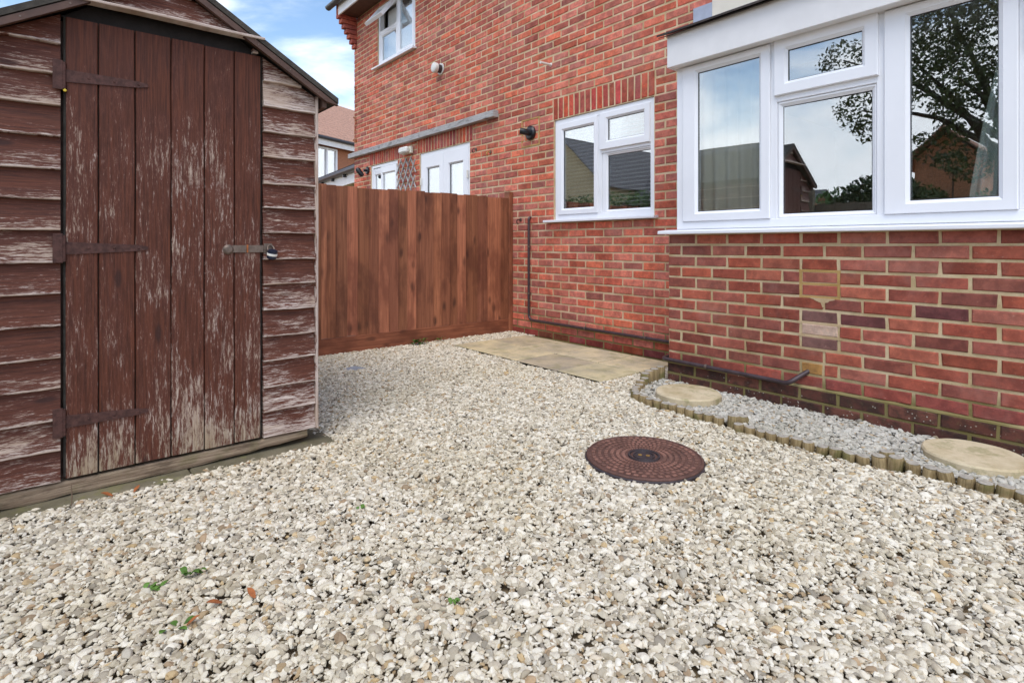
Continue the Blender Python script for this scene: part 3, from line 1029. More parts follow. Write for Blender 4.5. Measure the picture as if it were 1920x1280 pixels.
# ------------------------------------------------------------------ things fixed to the wall
pp = thing('heating_pipe', 'dark metal pipe running down the brick wall, along its foot and round the bay', 'pipe', (-4.41, MY, 0))
pts = bez([((-4.413, MY + .02, 1.262), 0), ((-4.413, MY - .028, 1.262), .03), ((-4.413, MY - .028, .168), .07), ((-2.318, MY - .028, .166), .05), ((-2.318, BY - .036, .166), .05),
           ((-1.50, BY - .038, .158), .05), ((-1.43, BY - .07, .160), .04), ((-1.333, BY + .02, .248), 0)])
m = MB(); m.tube(pts, .0135, 12); m.build('tube', M['pipe'], pp, smooth=True)
for c, ax in (((-4.413, MY - .028, .95), (0, 0, 1)), ((-4.413, MY - .028, .45), (0, 0, 1)), ((-3.6, MY - .028, .168), (1, 0, 0)), ((-2.9, MY - .028, .167), (1, 0, 0)), ((-1.97, BY - .037, .163), (1, 0, 0))):
    m = MB(); a = Vector(ax)
    m.disc(Vector(c) - a * .008, a, [(.0165, 0), (.0165, .016)], 14)
    m.box(c[0] - .006, c[0] + .006, c[1] + .012, c[1] + .034, c[2] - .006, c[2] + .006)
    m.build('clip', M['steel'], pp)

fl = thing('boiler_vent', 'black round flue outlet on a patched square of brick left of the small window', 'vent', (-4.405, MY, 2.10))
m = MB(); m.disc((-4.405, MY - .001, 2.17), (0, -1, 0), [(.075, 0), (.075, .02), (.06, .034), (.045, .036)], 28); m.build('wall_plate', M['black'], fl, smooth=True)
m = MB(); m.tube(bez([((-4.405, MY - .03, 2.17), 0), ((-4.41, MY - .085, 2.175), .03), ((-4.445, MY - .125, 2.185), 0)]), .034, 18); m.build('outlet', M['black'], fl, smooth=True)
m = MB(); ring(m, -4.56, -4.27, 2.03, 2.33, [(0, MY - .0035), (.014, MY - .0035), (.014, MY + .003), (0, MY + .003)]); m.build('mortar_surround', M['mortar_ochre'], fl)

vn = thing('extractor_cowl', 'round white extractor cowl with dark collar high on the brick wall', 'vent', (-6.194, MY, 3.2))
m = MB(); m.disc((-6.194, MY - .001, 3.297), (0, -1, 0), [(.075, 0), (.075, .012)], 24); m.build('wall_plate', M['white'], vn, smooth=True)
m = MB(); m.disc((-6.194, MY - .0135, 3.297), (0, -1, 0), [(.055, 0), (.055, .06)], 24); m.build('collar', M['rim'], vn, smooth=True)
m = MB(); m.disc((-6.194, MY - .074, 3.297), (0, -1, 0), [(.066, 0), (.068, .022), (.062, .045), (.045, .055)], 24); m.build('cap', M['white'], vn, smooth=True)

m = MB(); m.tube([(-4.10, MY + .02, 2.828), (-4.10, MY - .15, 2.822)], .0125, 14)
m.disc((-4.10, MY - .0005, 2.828), (0, -1, 0), [(.02, 0), (.018, .006)], 14)
tag(m.build('overflow_pipe', M['white'], smooth=True), 'short white overflow pipe sticking out above the small window', 'pipe')

for i, (x, z, lab) in enumerate(((-5.405, 2.13, 'small metal wall hook next to the top of the white double door'), (-5.118, 2.06, 'small brassy wall hook further right of the white double door'), (-4.575, 1.245, 'small dark ring fixed to the brick beside the fence post'))):
    hk = thing('wall_hook', lab, 'hook', (x, MY, z), 'metal fittings on the wall')
    m = MB(); m.disc((x, MY - .001, z), (0, -1, 0), [(.02, 0), (.018, .008)], 14); m.build('base', M['steel'], hk, smooth=True)
    m = MB(); m.tube([(x, MY - .005, z), (x, MY - .04, z)] + [(x, MY - .04 - .02 * math.sin(a), z - .022 + .022 * math.cos(a)) for a in [math.pi * q / 6 for q in range(7)]], .006, 8)
    m.build('hook', M['brass'] if i == 1 else M['iron'], hk, smooth=True)

m = MB(); board(m, (-9.02, MY - .001, 2.442), (1, 0, 0), (0, 0, 1), (0, -1, 0), 4.05, .078, .075, n=12, jit=.0015, ch=.004)
tag(m.build('timber_ledge', M['ledge']), 'long grey weathered timber batten fixed across the brick above the neighbouring doors', 'batten')

tr = thing('trellis', 'pale diamond lattice trellis between the neighbouring window and doors', 'trellis', (-7.10, MY, 1.2))
for sgn in (-1, 1):
    for i in range(-9, 12):
        c0 = i * .145
        pts = []
        for k in range(81):                        # clip a 55 degree line to the panel
            s_ = -1.2 + 2.4 * k / 80
            x = -7.10 + c0 + sgn * s_ * .55; z = 1.75 + s_ * .83
            if -7.385 <= x <= -6.815 and 1.25 <= z <= 2.225: pts.append((x, z))
        if len(pts) > 4:
            (xa, za), (xb, zb) = pts[0], pts[-1]
            a = Vector((xb - xa, 0, zb - za)); L = a.length; a.normalize()
            b = Vector((-a.z, 0, a.x))
            m = MB(); board(m, Vector((xa, MY - (.012 if sgn < 0 else .0265), za)) - b * .01, a, b, (0, -1, 0), L, .02, .012, n=1, ch=.002)
            m.build('slat', M['ledge'], tr)

bl = thing('bulkhead_light', 'white plastic bulkhead light above the trellis', 'wall light', (-7.05, MY, 2.27))
m = MB(); m.box(-7.18, -6.92, MY - .05, MY - .001, 2.275, 2.375, .008); m.build('base', M['cream'], bl)
m = MB(); m.box(-7.165, -6.935, MY - .12, MY - .0505, 2.28, 2.37, .022); m.build('diffuser', M['white'], bl)
lt = thing('wall_lantern', 'small black wall lantern at the far corner beside the neighbouring window', 'wall light', (-8.40, MY, 2.1))
m = MB(); m.disc((-8.40, MY - .001, 2.18), (0, -1, 0), [(.06, 0), (.06, .02), (.05, .028)], 20); m.build('base', M['black'], lt, smooth=True)
m = MB(); m.tube([(-8.40, MY - .025, 2.18), (-8.40, MY - .08, 2.18)], .02, 12); m.disc((-8.40, MY - .13, 2.13), (-.3, -.5, .8), [(.03, -.06), (.04, -.02), (.042, .06), (.03, .09), (.012, .10)], 16); m.build('shade', M['black'], lt, smooth=True)

# dead creeper stems at the corner
for i, (z, ln) in enumerate(((3.55, .22), (3.05, .30), (2.80, .18))):
    m = MB()
    for q in range(9):
        a = random.uniform(0, 6.28); x = LX + random.uniform(0, .12); zz = z + random.uniform(-ln / 2, ln / 2)
        m.add([(x, MY - .012, zz), (x + .035 * math.cos(a), MY - .03, zz + .035 * math.sin(a)), (x + .05 * math.cos(a + .5), MY - .02, zz + .05 * math.sin(a + .5)), (x + .02 * math.cos(a + 1.2), MY - .012, zz + .03 * math.sin(a + 1.2))], [(0, 1, 2, 3)])
    m.tube([(LX + .05, MY - .008, z - ln / 2), (LX + .07, MY - .012, z), (LX + .04, MY - .008, z + ln / 2)], .004, 6)
    tag(m.build('dead_creeper', M['dead']), ['topmost wisp of dead brown creeper on the far house corner', 'middle wisp of dead brown creeper on the far house corner', 'lowest wisp of dead brown creeper, just above the timber batten'][i], 'creeper', 'dead creeper on the corner')

# ------------------------------------------------------------------ fence
FX = -4.745
fence = thing('board_fence', 'red-brown stained close-board fence standing against the brick wall', 'fence', (FX, 2.6, 0))
FB = [1.0, 1.09, 1.18, 1.28, 1.38, 1.47, 1.57, 1.67, 1.778, 1.830, 1.912, 2.019, 2.114, 2.228, 2.319, 2.430, 2.526, 2.624, 2.720, 2.819, 2.915, 3.013, 3.118, 3.206, 3.311, 3.463, 3.596, 3.781, 3.885]
for i, (a, b) in enumerate(zip(FB, FB[1:])):
    m = MB()
    h = random.uniform(1.338, 1.352)
    board(m, (FX + (.004 if i % 2 else .0), b + .006, .150 + random.uniform(-.003, .003)), (0, 0, 1), (0, -1, 0), (1, 0, 0), h, b - a + .012, .021 - random.uniform(0, .004), .007 + random.uniform(0, .004), n=5, jit=.0015, ch=.0015, bow=random.uniform(-.004, .004))
    o = m.build('board', M['fence'], fence)
    k = [.78, 1.06, .90, 1.20, .82, .97, 1.14, .76, .93, 1.16, .86][(i * 7 + i // 3) % 11] * random.uniform(.95, 1.05); o.color = (k, k * random.uniform(.96, 1.04), k * random.uniform(.92, 1.06), 1)
m = MB(); board(m, (FX - .004, .9, .0), (0, 1, 0), (0, 0, 1), (1, 0, 0), 3.03, .148, .026, n=8, jit=.001); o = m.build('gravel_board', M['fence'], fence); o.color = (.86, .8, .8, 1)
m = MB(); board(m, (FX - .045, 3.945, -.1), (0, 0, 1), (0, -1, 0), (1, 0, 0), 1.66, .055, .085, n=4, ch=.004); o = m.build('post', M['fence'], fence); o.color = (.92, .9, .88, 1)
for z in (.32, .80, 1.28):
    m = MB(); board(m, (FX - .05, .9, z), (0, 1, 0), (0, 0, 1), (1, 0, 0), 2.98, .07, .045, n=2); m.build('rail', M['fence'], fence)

# ------------------------------------------------------------------ shed
SX = -2.70
shed = thing('garden_shed', 'small brown timber shed with flaking paint, a plank door and shallow gable', 'shed', (SX - .9, .38, 0))
Y0, Y1, AP = -.24, .998, .379
DY0, DY1 = .034, .734                              # door edges
LAPS = [.078, .195, .308, .430, .543, .665, .785, .902, 1.024, 1.140, 1.253, 1.377, 1.493, 1.610, 1.727, 1.846]


def roof_z(y): return 2.092 - .607 * abs(y - AP)


def lap(y0, y1, z0, z1, bias, clip=None):
    """weatherboard, lower edge proud; v=0 at the lower edge"""
    if clip:                                       # keep inside the gable
        w_ = (2.062 - z0 - .008) / .607
        y0 = max(y0, AP - w_); y1 = min(y1, AP + w_)
        if y1 - y0 < .02: return None
    m = MB(); n = 9; secs = []; uv = []
    ph = random.random() * 9
    for i in range(n + 1):
        y = y0 + (y1 - y0) * i / n
        e = .0009 * math.sin(ph + i * .7) + random.uniform(-.0007, .0007)
        top = z1 + .012
        if clip: top = max(z0 + .006, min(top, clip(y)))
        h = top - z0
        pr = [(SX - .012, z0 + e), (SX + .019, z0 + e), (SX + .022, z0 + e + .003), (SX + .020, z0 + e + min(.014, h * .5)), (SX + .021 - .19 * h, top), (SX - .012, top)]
        secs.append([(x, y, z) for x, z in pr])
        uv += [(y - y0, max(0, z - z0 - e)) for x, z in pr]
    m.sweep(secs, True, uv)
    o = m.build('board', M['lap_wood'], shed)
    o.color = (bias, 0, 0, 1)
    return o


for i, z in enumerate(LAPS):
    z1 = LAPS[i + 1] if i + 1 < len(LAPS) else z + .118
    lb = .05 if i < 2 else random.uniform(-.045, .03)
    lap(Y0, .021, z, z1, lb + (.03 if i > 12 else 0), lambda y: roof_z(y) - .03)
    rb = random.uniform(.005, .075) + (.07 if i < 3 else 0) + (.06 if i >= 13 else 0)
    if z < 1.80: lap(.746, .984, z, z1, rb, lambda y: roof_z(y) - .03)
for z, z1 in ((1.902, 2.01), (2.01, 2.09)):
    w_ = (2.075 - z) / .607
    o = lap(max(.03, AP - w_), min(.76, AP + w_), z, z1, .07, lambda y: roof_z(y) - .03)
    o.location.x += .022
m = MB(); board(m, (SX + .030, .735, 1.893), (0, -1, 0), (0, 0, 1), (1, 0, 0), .69, .012, .052, n=6, jit=.001); o = m.build('drip_strip', M['lap_wood'], shed); o.color = (.16, 0, 0, 1)
lap(.7, .80, 1.846, 1.9, .07, lambda y: roof_z(y) - .03)
m = MB(); m.sweep([[(x, y, z) for y, z in ((.0, 1.842), (.755, 1.842), (.735, 1.848), (.648, 1.905), (.11, 1.905), (.03, 1.848))] for x in (SX - .034, SX - .018)]); m.build('door_header', M['dark'], shed)  # dark strip, coloured as the shadow below the overhanging gable boards
# door planks
DB = [.035, .136, .255, .380, .504, .623, .735]
wear = [-.015, -.02, .0, .035, .03, .015]
for i, (a, b) in enumerate(zip(DB, DB[1:])):
    m = MB()
    board(m, (SX - .002, b - .002, .084 + random.uniform(-.002, .002)), (0, 0, 1), (0, -1, 0), (1, 0, 0), 1.75, b - a - .004, .018, n=8, jit=.0008, ch=.003)
    o = m.build('door_plank', M['door_wood'], shed); o.color = (wear[i], 0, 0, 1)
m = MB(); m.box(SX - .04, SX - .0025, .030, .742, .086, 1.838); m.build('door_backing', M['felt'], shed)
# corner trim
m = MB(); board(m, (SX + .001, .999, .074), (0, 0, 1), (0, -1, 0), (1, 0, 0), 1.62, .014, .022, n=5, jit=.0006); o = m.build('corner_trim', M['lap_wood'], shed); o.color = (.12, 0, 0, 1)
# body behind the boards: sides, back, roof
DEP = 1.80
bd = MB()
pr = [(Y0 + .01, .07), (Y1 - .012, .07), (Y1 - .012, roof_z(Y1) - .03), (AP, 2.04), (Y0 + .01, roof_z(Y0) - .03)]
bd.sweep([[(x, y, z) for y, z in pr] for x in (SX - .045, SX - DEP)])
bd.build('body', M['barge'], shed)
for i, z in enumerate(LAPS[:14]):
    for side, yy in ((1, Y1 - .012), (-1, Y0 + .01)):
        m = MB(); secs = []; uv = []
        for k, x in enumerate((SX - .0455, SX - DEP)):
            pr = [(yy + side * .0005, z), (yy + side * .014, z), (yy + side * .004, z + .125), (yy + side * .0005, z + .125)]
            secs.append([(x, y, q) for y, q in pr]); uv += [(k * DEP, q - z) for y, q in pr]
        m.sweep(secs, True, uv); o = m.build('side_board', M['lap_wood'], shed); o.color = (random.uniform(-.03, .03), 0, 0, 1)
EAVE = .70
for s_ in (-1, 1):
    m = MB()
    secs = []
    for t in (0, EAVE):
        y = AP + s_ * t; z = 2.111 - .607 * t
        secs.append([(SX + .075, y, z - .022), (SX + .075, y, z + .004), (SX - DEP - .06, y, z + .004), (SX - DEP - .06, y, z - .022)])
    m.sweep(secs); m.build('roof_panel', M['felt'], shed)
    m = MB(); secs = []; uv = []
    for k in range(7):
        t = EAVE * k / 6; y = AP + s_ * t; z = 2.108 - .607 * t
        secs.append([(SX + .050, y, z - .052), (SX + .072, y, z - .052), (SX + .072, y, z - .024), (SX + .050, y, z - .024)] if k < 6 else
                    [(SX + .050, y, z - .028), (SX + .072, y, z - .028), (SX + .072, y, z - .024), (SX + .050, y, z - .024)])
    # square the lower end off a little before the tip
    t = EAVE - .06; y = AP + s_ * t; z = 2.108 - .607 * t
    secs[5] = [(SX + .050, y, z - .052), (SX + .072, y, z - .052), (SX + .072, y, z - .024), (SX + .050, y, z - .024)]
    m.sweep(secs); m.build('barge_board', M['barge'], shed)
    for t in (.18, .33, .47, .60):
        y = AP + s_ * t; z = 2.108 - .607 * t - .038
        m = MB(); m.disc((SX + .0722, y, z), (1, 0, 0), [(.004, 0), (.003, .0015)], 8); m.build('nail', M['steel'], shed)
    m = MB()                                       # eaves rail
    y = AP + s_ * (EAVE - .05)
    m.box(SX - DEP, SX + .049, min(y, y - s_ * .02), max(y, y - s_ * .02), 1.64, 1.70); m.build('eaves_board', M['barge'], shed)
# skid and corner block
m = MB(); secs = []; uv = []
for i in range(25):
    y = -.6 + i * (1.55 / 24); e = random.uniform(-.003, .003); zb = .012 + max(0, y - .5) * .05 + random.uniform(-.003, .004)
    pr = [(SX - .04, zb), (SX + .008 + e, zb + .004), (SX + .012 + e, zb + .014), (SX + .012 + e, .064 + e), (SX + .006, .071), (SX - .04, .071)]
    secs.append([(x, y, z) for x, z in pr]); uv += [(y, z) for x, z in pr]
m.sweep(secs, True, uv); m.build('skid', M['skid'], shed)
# ironmongery
for z, tl in ((1.61, .010), (.957, .0), (.30, -.006)):
    m = MB(); m.box(SX + .0225, SX + .0265, -.002, .028, z - .055, z + .055, .001); hp = m.build('hinge_plate', M['iron'], shed)
    m = MB(); m.tube([(SX + .022, .032, z - .05), (SX + .022, .032, z + .05)], .0055, 10); m.build('hinge_pin', M['iron'], shed, smooth=True)
    m = MB()
    secs = []
    for k in range(9):
        y = .036 + .262 * k / 8; h = .024 - .013 * k / 8; zc = z + tl * k / 8
        if k == 8: h *= .55
        secs.append([(SX + .0165, y, zc - h), (SX + .0205, y, zc - h), (SX + .0205, y, zc + h), (SX + .0165, y, zc + h)])
    m.sweep(secs); m.build('hinge_strap', M['iron'], shed)
    for k in (.07, .15, .23):
        m = MB(); m.disc((SX + .0205, .036 + k, z + tl * k / .262), (1, 0, 0), [(.005, 0), (.003, .003)], 8); m.build('bolt_head', M['iron'], shed)
m = MB(); m.disc((SX + .0165, .597, .949), (1, 0, 0), [(.022, 0), (.022, .005), (.014, .012), (.004, .013)], 18); m.build('latch_boss', M['steel'], shed, smooth=True)
m = MB(); m.box(SX + .0165, SX + .0205, .61, .745, .935, .968, .001); m.build('hasp', M['steel'], shed)
m = MB(); m.box(SX + .021, SX + .024, .7455, .782, .932, .976, .001); m.build('hasp_tongue', M['steel'], shed)
m = MB(); m.box(SX + .021, SX + .028, .672, .678, .935, .970, .0008); m.build('hasp_hinge', M['dead'], shed)
pl = thing('padlock', 'small dark padlock with a white band hanging from the shed hasp', 'padlock', (SX + .04, .77, .91))
m = MB(); m.tube([(SX + .044, .758, .945)] + [(SX + .038 - .01 * math.sin(a), .772 - .014 * math.cos(a), .952 + .016 * math.sin(a)) for a in [math.pi * q / 8 for q in range(9)]] + [(SX + .044, .786, .945)], .004, 8); m.build('shackle', M['steel'], pl, smooth=True)
m = MB(); m.disc((SX + .044, .772, .905), (.25, .1, 1), [(.012, -.002), (.021, .004), (.022, .016)], 20); m.build('body', M['navy'], pl, smooth=True)
m = MB(); m.disc((SX + .044, .772, .905), (.25, .1, 1), [(.0222, .0165), (.0228, .018), (.0228, .026), (.0222, .0275)], 20); m.build('band', M['white'], pl, smooth=True)
m = MB(); m.disc((SX + .044, .772, .905), (.25, .1, 1), [(.022, .028), (.0215, .040), (.010, .046)], 20); m.build('cap', M['navy'], pl, smooth=True)
m = MB(); m.disc((SX + .0185, .034, 1.553), (1, 0, 0), [(.003, -.004), (.0055, .002), (.006, .006), (.004, .010)], 12)
tag(m.build('drawing_pin', M['yellow'], smooth=True), 'tiny yellow pin on the shed just under the top hinge', 'pin')

# slabs the shed stands on
base = tag(bpy.data.objects.new('shed_base', None), kind='structure'); place(base, (SX, .3, 0), None)
for y0, y1 in ((-.75, -.155), (-.15, .445), (.45, 1.065)):
    m = MB(); m.box(-4.4, -2.612 + random.uniform(-.012, .008), y0, y1, -.02, .014 + random.uniform(-.003, .003), .006); o = m.build('slab', M['oldslab'], base)
    k = random.uniform(.85, 1.1); o.color = (k, k, k, 1)

# ------------------------------------------------------------------ paving, cover, stones, edging
pv = tag(bpy.data.objects.new('paving', None), kind='structure'); place(pv, (-3.45, 3.4, 0), None)
m = MB(); m.box(-4.362, -2.553, 2.932, 3.838, -.021, .0142); m.build('joint_bed', M['joint'], pv)
PXs = [-4.37, -3.915, -3.455, -2.975, -2.545]; PYs = [2.925, 3.385, 3.845]
for i in range(4):
    for j in range(2):
        m = MB(); dz = random.uniform(-.0005, .003)
        m.box(PXs[i] + .006, PXs[i + 1] - .006, PYs[j] + .007, PYs[j + 1] - .007, -.02, .017 + dz, .004)
        o = m.build('slab', M['slab'], pv)
        k = [1.0, .86, 1.06, .92, .80, 1.02, .96, 1.08][i * 2 + j]; o.color = (k, k * random.uniform(.97, 1.01), k * random.uniform(.9, 1.0), 1)
        if (i, j) == (2, 0): o.color = (.78, .77, .80, 1)

mc = Vector((-1.52, 2.045, 0)); MR = .257
mh = thing('manhole_cover', 'round brown manhole cover with rings of studs lying in the pale gravel', 'manhole cover', mc)
m = MB(); m.disc(mc + Vector((0, 0, -.012)), (0, 0, 1), [(MR, 0), (MR, .030), (MR - .004, .034), (MR - .010, .034), (MR - .012, .031), (.06, .031)], 72); m.build('plate', M['manhole'], mh, smooth=True)
m = MB(); m.disc(mc + Vector((0, 0, -.014)), (0, 0, 1), [(MR + .007, 0), (MR + .007, .024), (MR + .001, .028), (MR + .001, 0)], 72); m.build('rim', M['rim'], mh, smooth=True)
for q, rr in enumerate((.092, .117, .143, .170, .198, .226)):
    cnt = 44
    dth = 2 * math.pi / cnt; wd = rr * dth * .62; hh = .016
    m = MB(); m.box(-wd / 2, wd / 2, -hh / 2, hh / 2, 0, .0042, .0012)
    first = None
    for k in range(cnt):
        a = dth * (k + (.5 if q % 2 else 0))
        p = mc + Vector((rr * math.cos(a), rr * math.sin(a), .0187))
        if first is None:
            first = m.build('stud', M['stud'], None, origin=(0, 0, 0)); o = first
            o.location = p - mc; o.parent = mh
        else:
            o = bpy.data.objects.new('stud', first.data); place(o, p, mh)
        o.rotation_euler = (0, 0, a - math.pi / 2)
for r0, r1, h in ((.060, .072, .007), (.040, .050, .006)):
    m = MB(); m.disc(mc + Vector((0, 0, .0185)), (0, 0, 1), [(r0, 0), (r0 + .002, h), (r1 - .002, h), (r1, 0)], 40); m.build('centre_ring', M['rim'], mh, smooth=True)
m = MB(); m.disc(mc + Vector((0, 0, .0186)), (0, 0, 1), [(.040, 0), (.038, .003), (.02, .0035)], 32); m.build('centre_boss', M['rim'], mh, smooth=True)
for s_ in (-1, 1):
    c = mc + Vector((.014 * s_, .010 * s_, .0222))
    m = MB(); m.disc(c, (0, 0, 1), [(.0095, 0), (.0095, .0008)], 16); m.build('keyhole', M['brass'], mh)

for (x, y, r_, zt, lab) in ((-1.925, 3.035, .195, .058, 'round buff stepping stone in the corner of the edged bed, the one further left'), (-.555, 3.13, .19, .05, 'round buff stepping stone in the edged bed, partly cut off by the photo edge')):
    m = MB(); n = 56
    secs = []
    prof = [(r_ - .002, zt - .052), (r_, zt - .03), (r_, zt - .008), (r_ - .007, zt), (r_ * .5, zt + .001)]
    for rr, h in prof:
        secs.append([(x + (rr + .0018 * math.sin(7 * a + x) + .0015 * math.sin(17 * a)) * math.cos(a), y + (rr + .0018 * math.sin(7 * a + x)) * math.sin(a), h) for a in [2 * math.pi * q / n for q in range(n)]])
    m.sweep(secs); tag(m.build('stepping_stone', M['stone'], smooth=True), lab, 'stepping stone', 'round stepping stones')

edging = thing('log_edging', 'low edging of short half-round timber logs curving round the grey stone bed', 'edging', (-1.3, 2.78, 0))
LOGS = [(-2.335, 3.335, .125, .032), (-2.345, 3.275, .115, .032), (-2.345, 3.21, .105, .034), (-2.325, 3.15, .10, .034), (-2.305, 3.09, .075, .03), (-2.282, 3.03, .07, .03), (-2.258, 2.975, .055, .029), (-2.232, 2.925, .05, .029),
        (-2.205, 2.875, .05, .028), (-2.172, 2.828, .055, .028), (-2.122, 2.795, .055, .028), (-2.066, 2.775, .055, .028), (-2.01, 2.765, .05, .028)]
xs = [-1.954, -1.898, -1.842, -1.786, -1.73, -1.672, -1.614, -1.556]
LOGS += [(x, 2.76 + .012 * math.sin(x * 5), .05 + random.uniform(-.004, .006), .028) for x in xs]
LOGS += [(-1.493, 2.785, .070, .031), (-1.462, 2.835, .066, .03)]
xs2 = np.linspace(-1.43, -.87, 11)
LOGS += [(x, 2.742 + .012 * math.sin(x * 6) + random.uniform(-.003, .003), .045 + random.uniform(-.004, .006), .027) for x in xs2]
LOGS += [(-.815, 2.775, .055, .029), (-.765, 2.80, .064, .031), (-.80, 2.85, .062, .03)]
xs3 = np.linspace(-.70, .18, 16)
LOGS += [(x, 2.815 + .012 * math.sin(x * 4) + random.uniform(-.003, .003), .05 + random.uniform(-.004, .006), .029) for x in xs3]
for (x, y, h, r_) in LOGS:
    h = h * .78 + .004
    n = 14; ph = random.random() * 6
    tx, ty = random.uniform(-.008, .008), random.uniform(-.008, .008)
    m = MB(); secs = []; uv = []
    for z, k in ((-.02, .97), (h * .5, 1.0), (h - .007, 1.0), (h - .001, .9)):
        secs.append([(x + tx * z / h + r_ * k * math.cos(a) * (1 + .03 * math.sin(3 * a + ph)), y + ty * z / h + r_ * k * math.sin(a), z + .003 * math.sin(a + ph) * (z > h * .6)) for a in [2 * math.pi * q / n for q in range(n)]])
        uv += [(z, q * .012) for q in range(n)]
    m.sweep(secs, True, uv)
    lo = m.build('log', M['log'], edging, smooth=True)
    m = MB(); m.disc((x + tx, y + ty, h - .0005), (0, 0, 1), [(r_ * .88, 0), (r_ * .84, .002), (.004, .0025)], n); m.build('cut_end', M['log_top'], lo, smooth=True)

m = MB(); m.box(-4.19, -4.03, 1.72, 1.88, -.02, .004, .004)
dr = m.build('drain_cover', M['drain'], tilt=(0, 0, .12))
tag(dr, 'flat grey square drain cover half buried in gravel near the fence', 'drain cover')

# ------------------------------------------------------------------ gravel (real pebbles, one object each bed)
def pebble_tree(name, mat, variants=10):
    t = bpy.data.node_groups.new(name, 'GeometryNodeTree')
    t.interface.new_socket('Geometry', in_out='INPUT', socket_type='NodeSocketGeometry')
    t.interface.new_socket('Geometry', in_out='OUTPUT', socket_type='NodeSocketGeometry')
    N = t.nodes.new; Lk = t.links.new
    gi = N('NodeGroupInput'); go = N('NodeGroupOutput')
    g2i = N('GeometryNodeJoinGeometry')
    for i in range(variants):
        ico = N('GeometryNodeMeshIcoSphere'); ico.inputs['Radius'].default_value = 1.0; ico.inputs['Subdivisions'].default_value = 3
        nz = N('ShaderNodeTexNoise'); nz.noise_dimensions = '4D'
        nz.inputs['W'].default_value = i * 7.31
        nz.inputs['Scale'].default_value = .46 if i % 3 else .62
        nz.inputs['Detail'].default_value = .6 if i % 2 else 1.4
        sub = N('ShaderNodeVectorMath'); sub.operation = 'SUBTRACT'; sub.inputs[1].default_value = (.5, .5, .5)
        scl = N('ShaderNodeVectorMath'); scl.operation = 'SCALE'; scl.inputs['Scale'].default_value = 1.25
        prev = ico.outputs['Mesh']
        rr = random.Random(100 + i)
        for k in range(5):                         # break flat faces off the stone
            nv = Vector((rr.uniform(-1, 1), rr.uniform(-1, 1), rr.uniform(-.9, .9))).normalized()
            dd_ = rr.uniform(.52, .86)
            po = N('GeometryNodeInputPosition'); dt = N('ShaderNodeVectorMath'); dt.operation = 'DOT_PRODUCT'; dt.inputs[1].default_value = nv
            mm = N('ShaderNodeMath'); mm.operation = 'SUBTRACT'; mm.inputs[1].default_value = dd_
            mxx = N('ShaderNodeMath'); mxx.operation = 'MAXIMUM'; mxx.inputs[1].default_value = 0.0
            sv = N('ShaderNodeVectorMath'); sv.operation = 'SCALE'; sv.inputs[0].default_value = -nv
            s2 = N('GeometryNodeSetPosition')
            Lk(po.outputs[0], dt.inputs[0]); Lk(dt.outputs['Value'], mm.inputs[0]); Lk(mm.outputs[0], mxx.inputs[0]); Lk(mxx.outputs[0], sv.inputs['Scale'])
            Lk(prev, s2.inputs['Geometry']); Lk(sv.outputs[0], s2.inputs['Offset']); prev = s2.outputs[0]
        sp = N('GeometryNodeSetPosition'); sm = N('GeometryNodeSetShadeSmooth'); mt = N('GeometryNodeSetMaterial'); gti = N('GeometryNodeGeometryToInstance')
        mt.inputs['Material'].default_value = mat
        Lk(nz.outputs['Color'], sub.inputs[0]); Lk(sub.outputs[0], scl.inputs[0])
        Lk(prev, sp.inputs['Geometry']); Lk(scl.outputs[0], sp.inputs['Offset'])
        Lk(sp.outputs[0], sm.inputs[0]); Lk(sm.outputs[0], mt.inputs[0]); Lk(mt.outputs[0], gti.inputs[0]); Lk(gti.outputs[0], g2i.inputs[0])
    iop = N('GeometryNodeInstanceOnPoints')
    iop.inputs['Pick Instance'].default_value = True
    ra = N('GeometryNodeInputNamedAttribute'); ra.data_type = 'FLOAT_VECTOR'; ra.inputs['Name'].default_value = 'rot'
    sa = N('GeometryNodeInputNamedAttribute'); sa.data_type = 'FLOAT_VECTOR'; sa.inputs['Name'].default_value = 'scl'
    ia = N('GeometryNodeInputNamedAttribute'); ia.data_type = 'INT'; ia.inputs['Name'].default_value = 'pick'
    e2r = N('FunctionNodeEulerToRotation')
    Lk(ra.outputs[0], e2r.inputs[0])
    Lk(gi.outputs[0], iop.inputs['Points']); Lk(g2i.outputs[0], iop.inputs['Instance'])
    Lk(e2r.outputs[0], iop.inputs['Rotation']); Lk(sa.outputs[0], iop.inputs['Scale']); Lk(ia.outputs[0], iop.inputs['Instance Index'])
    Lk(iop.outputs[0], go.inputs[0])
    return t


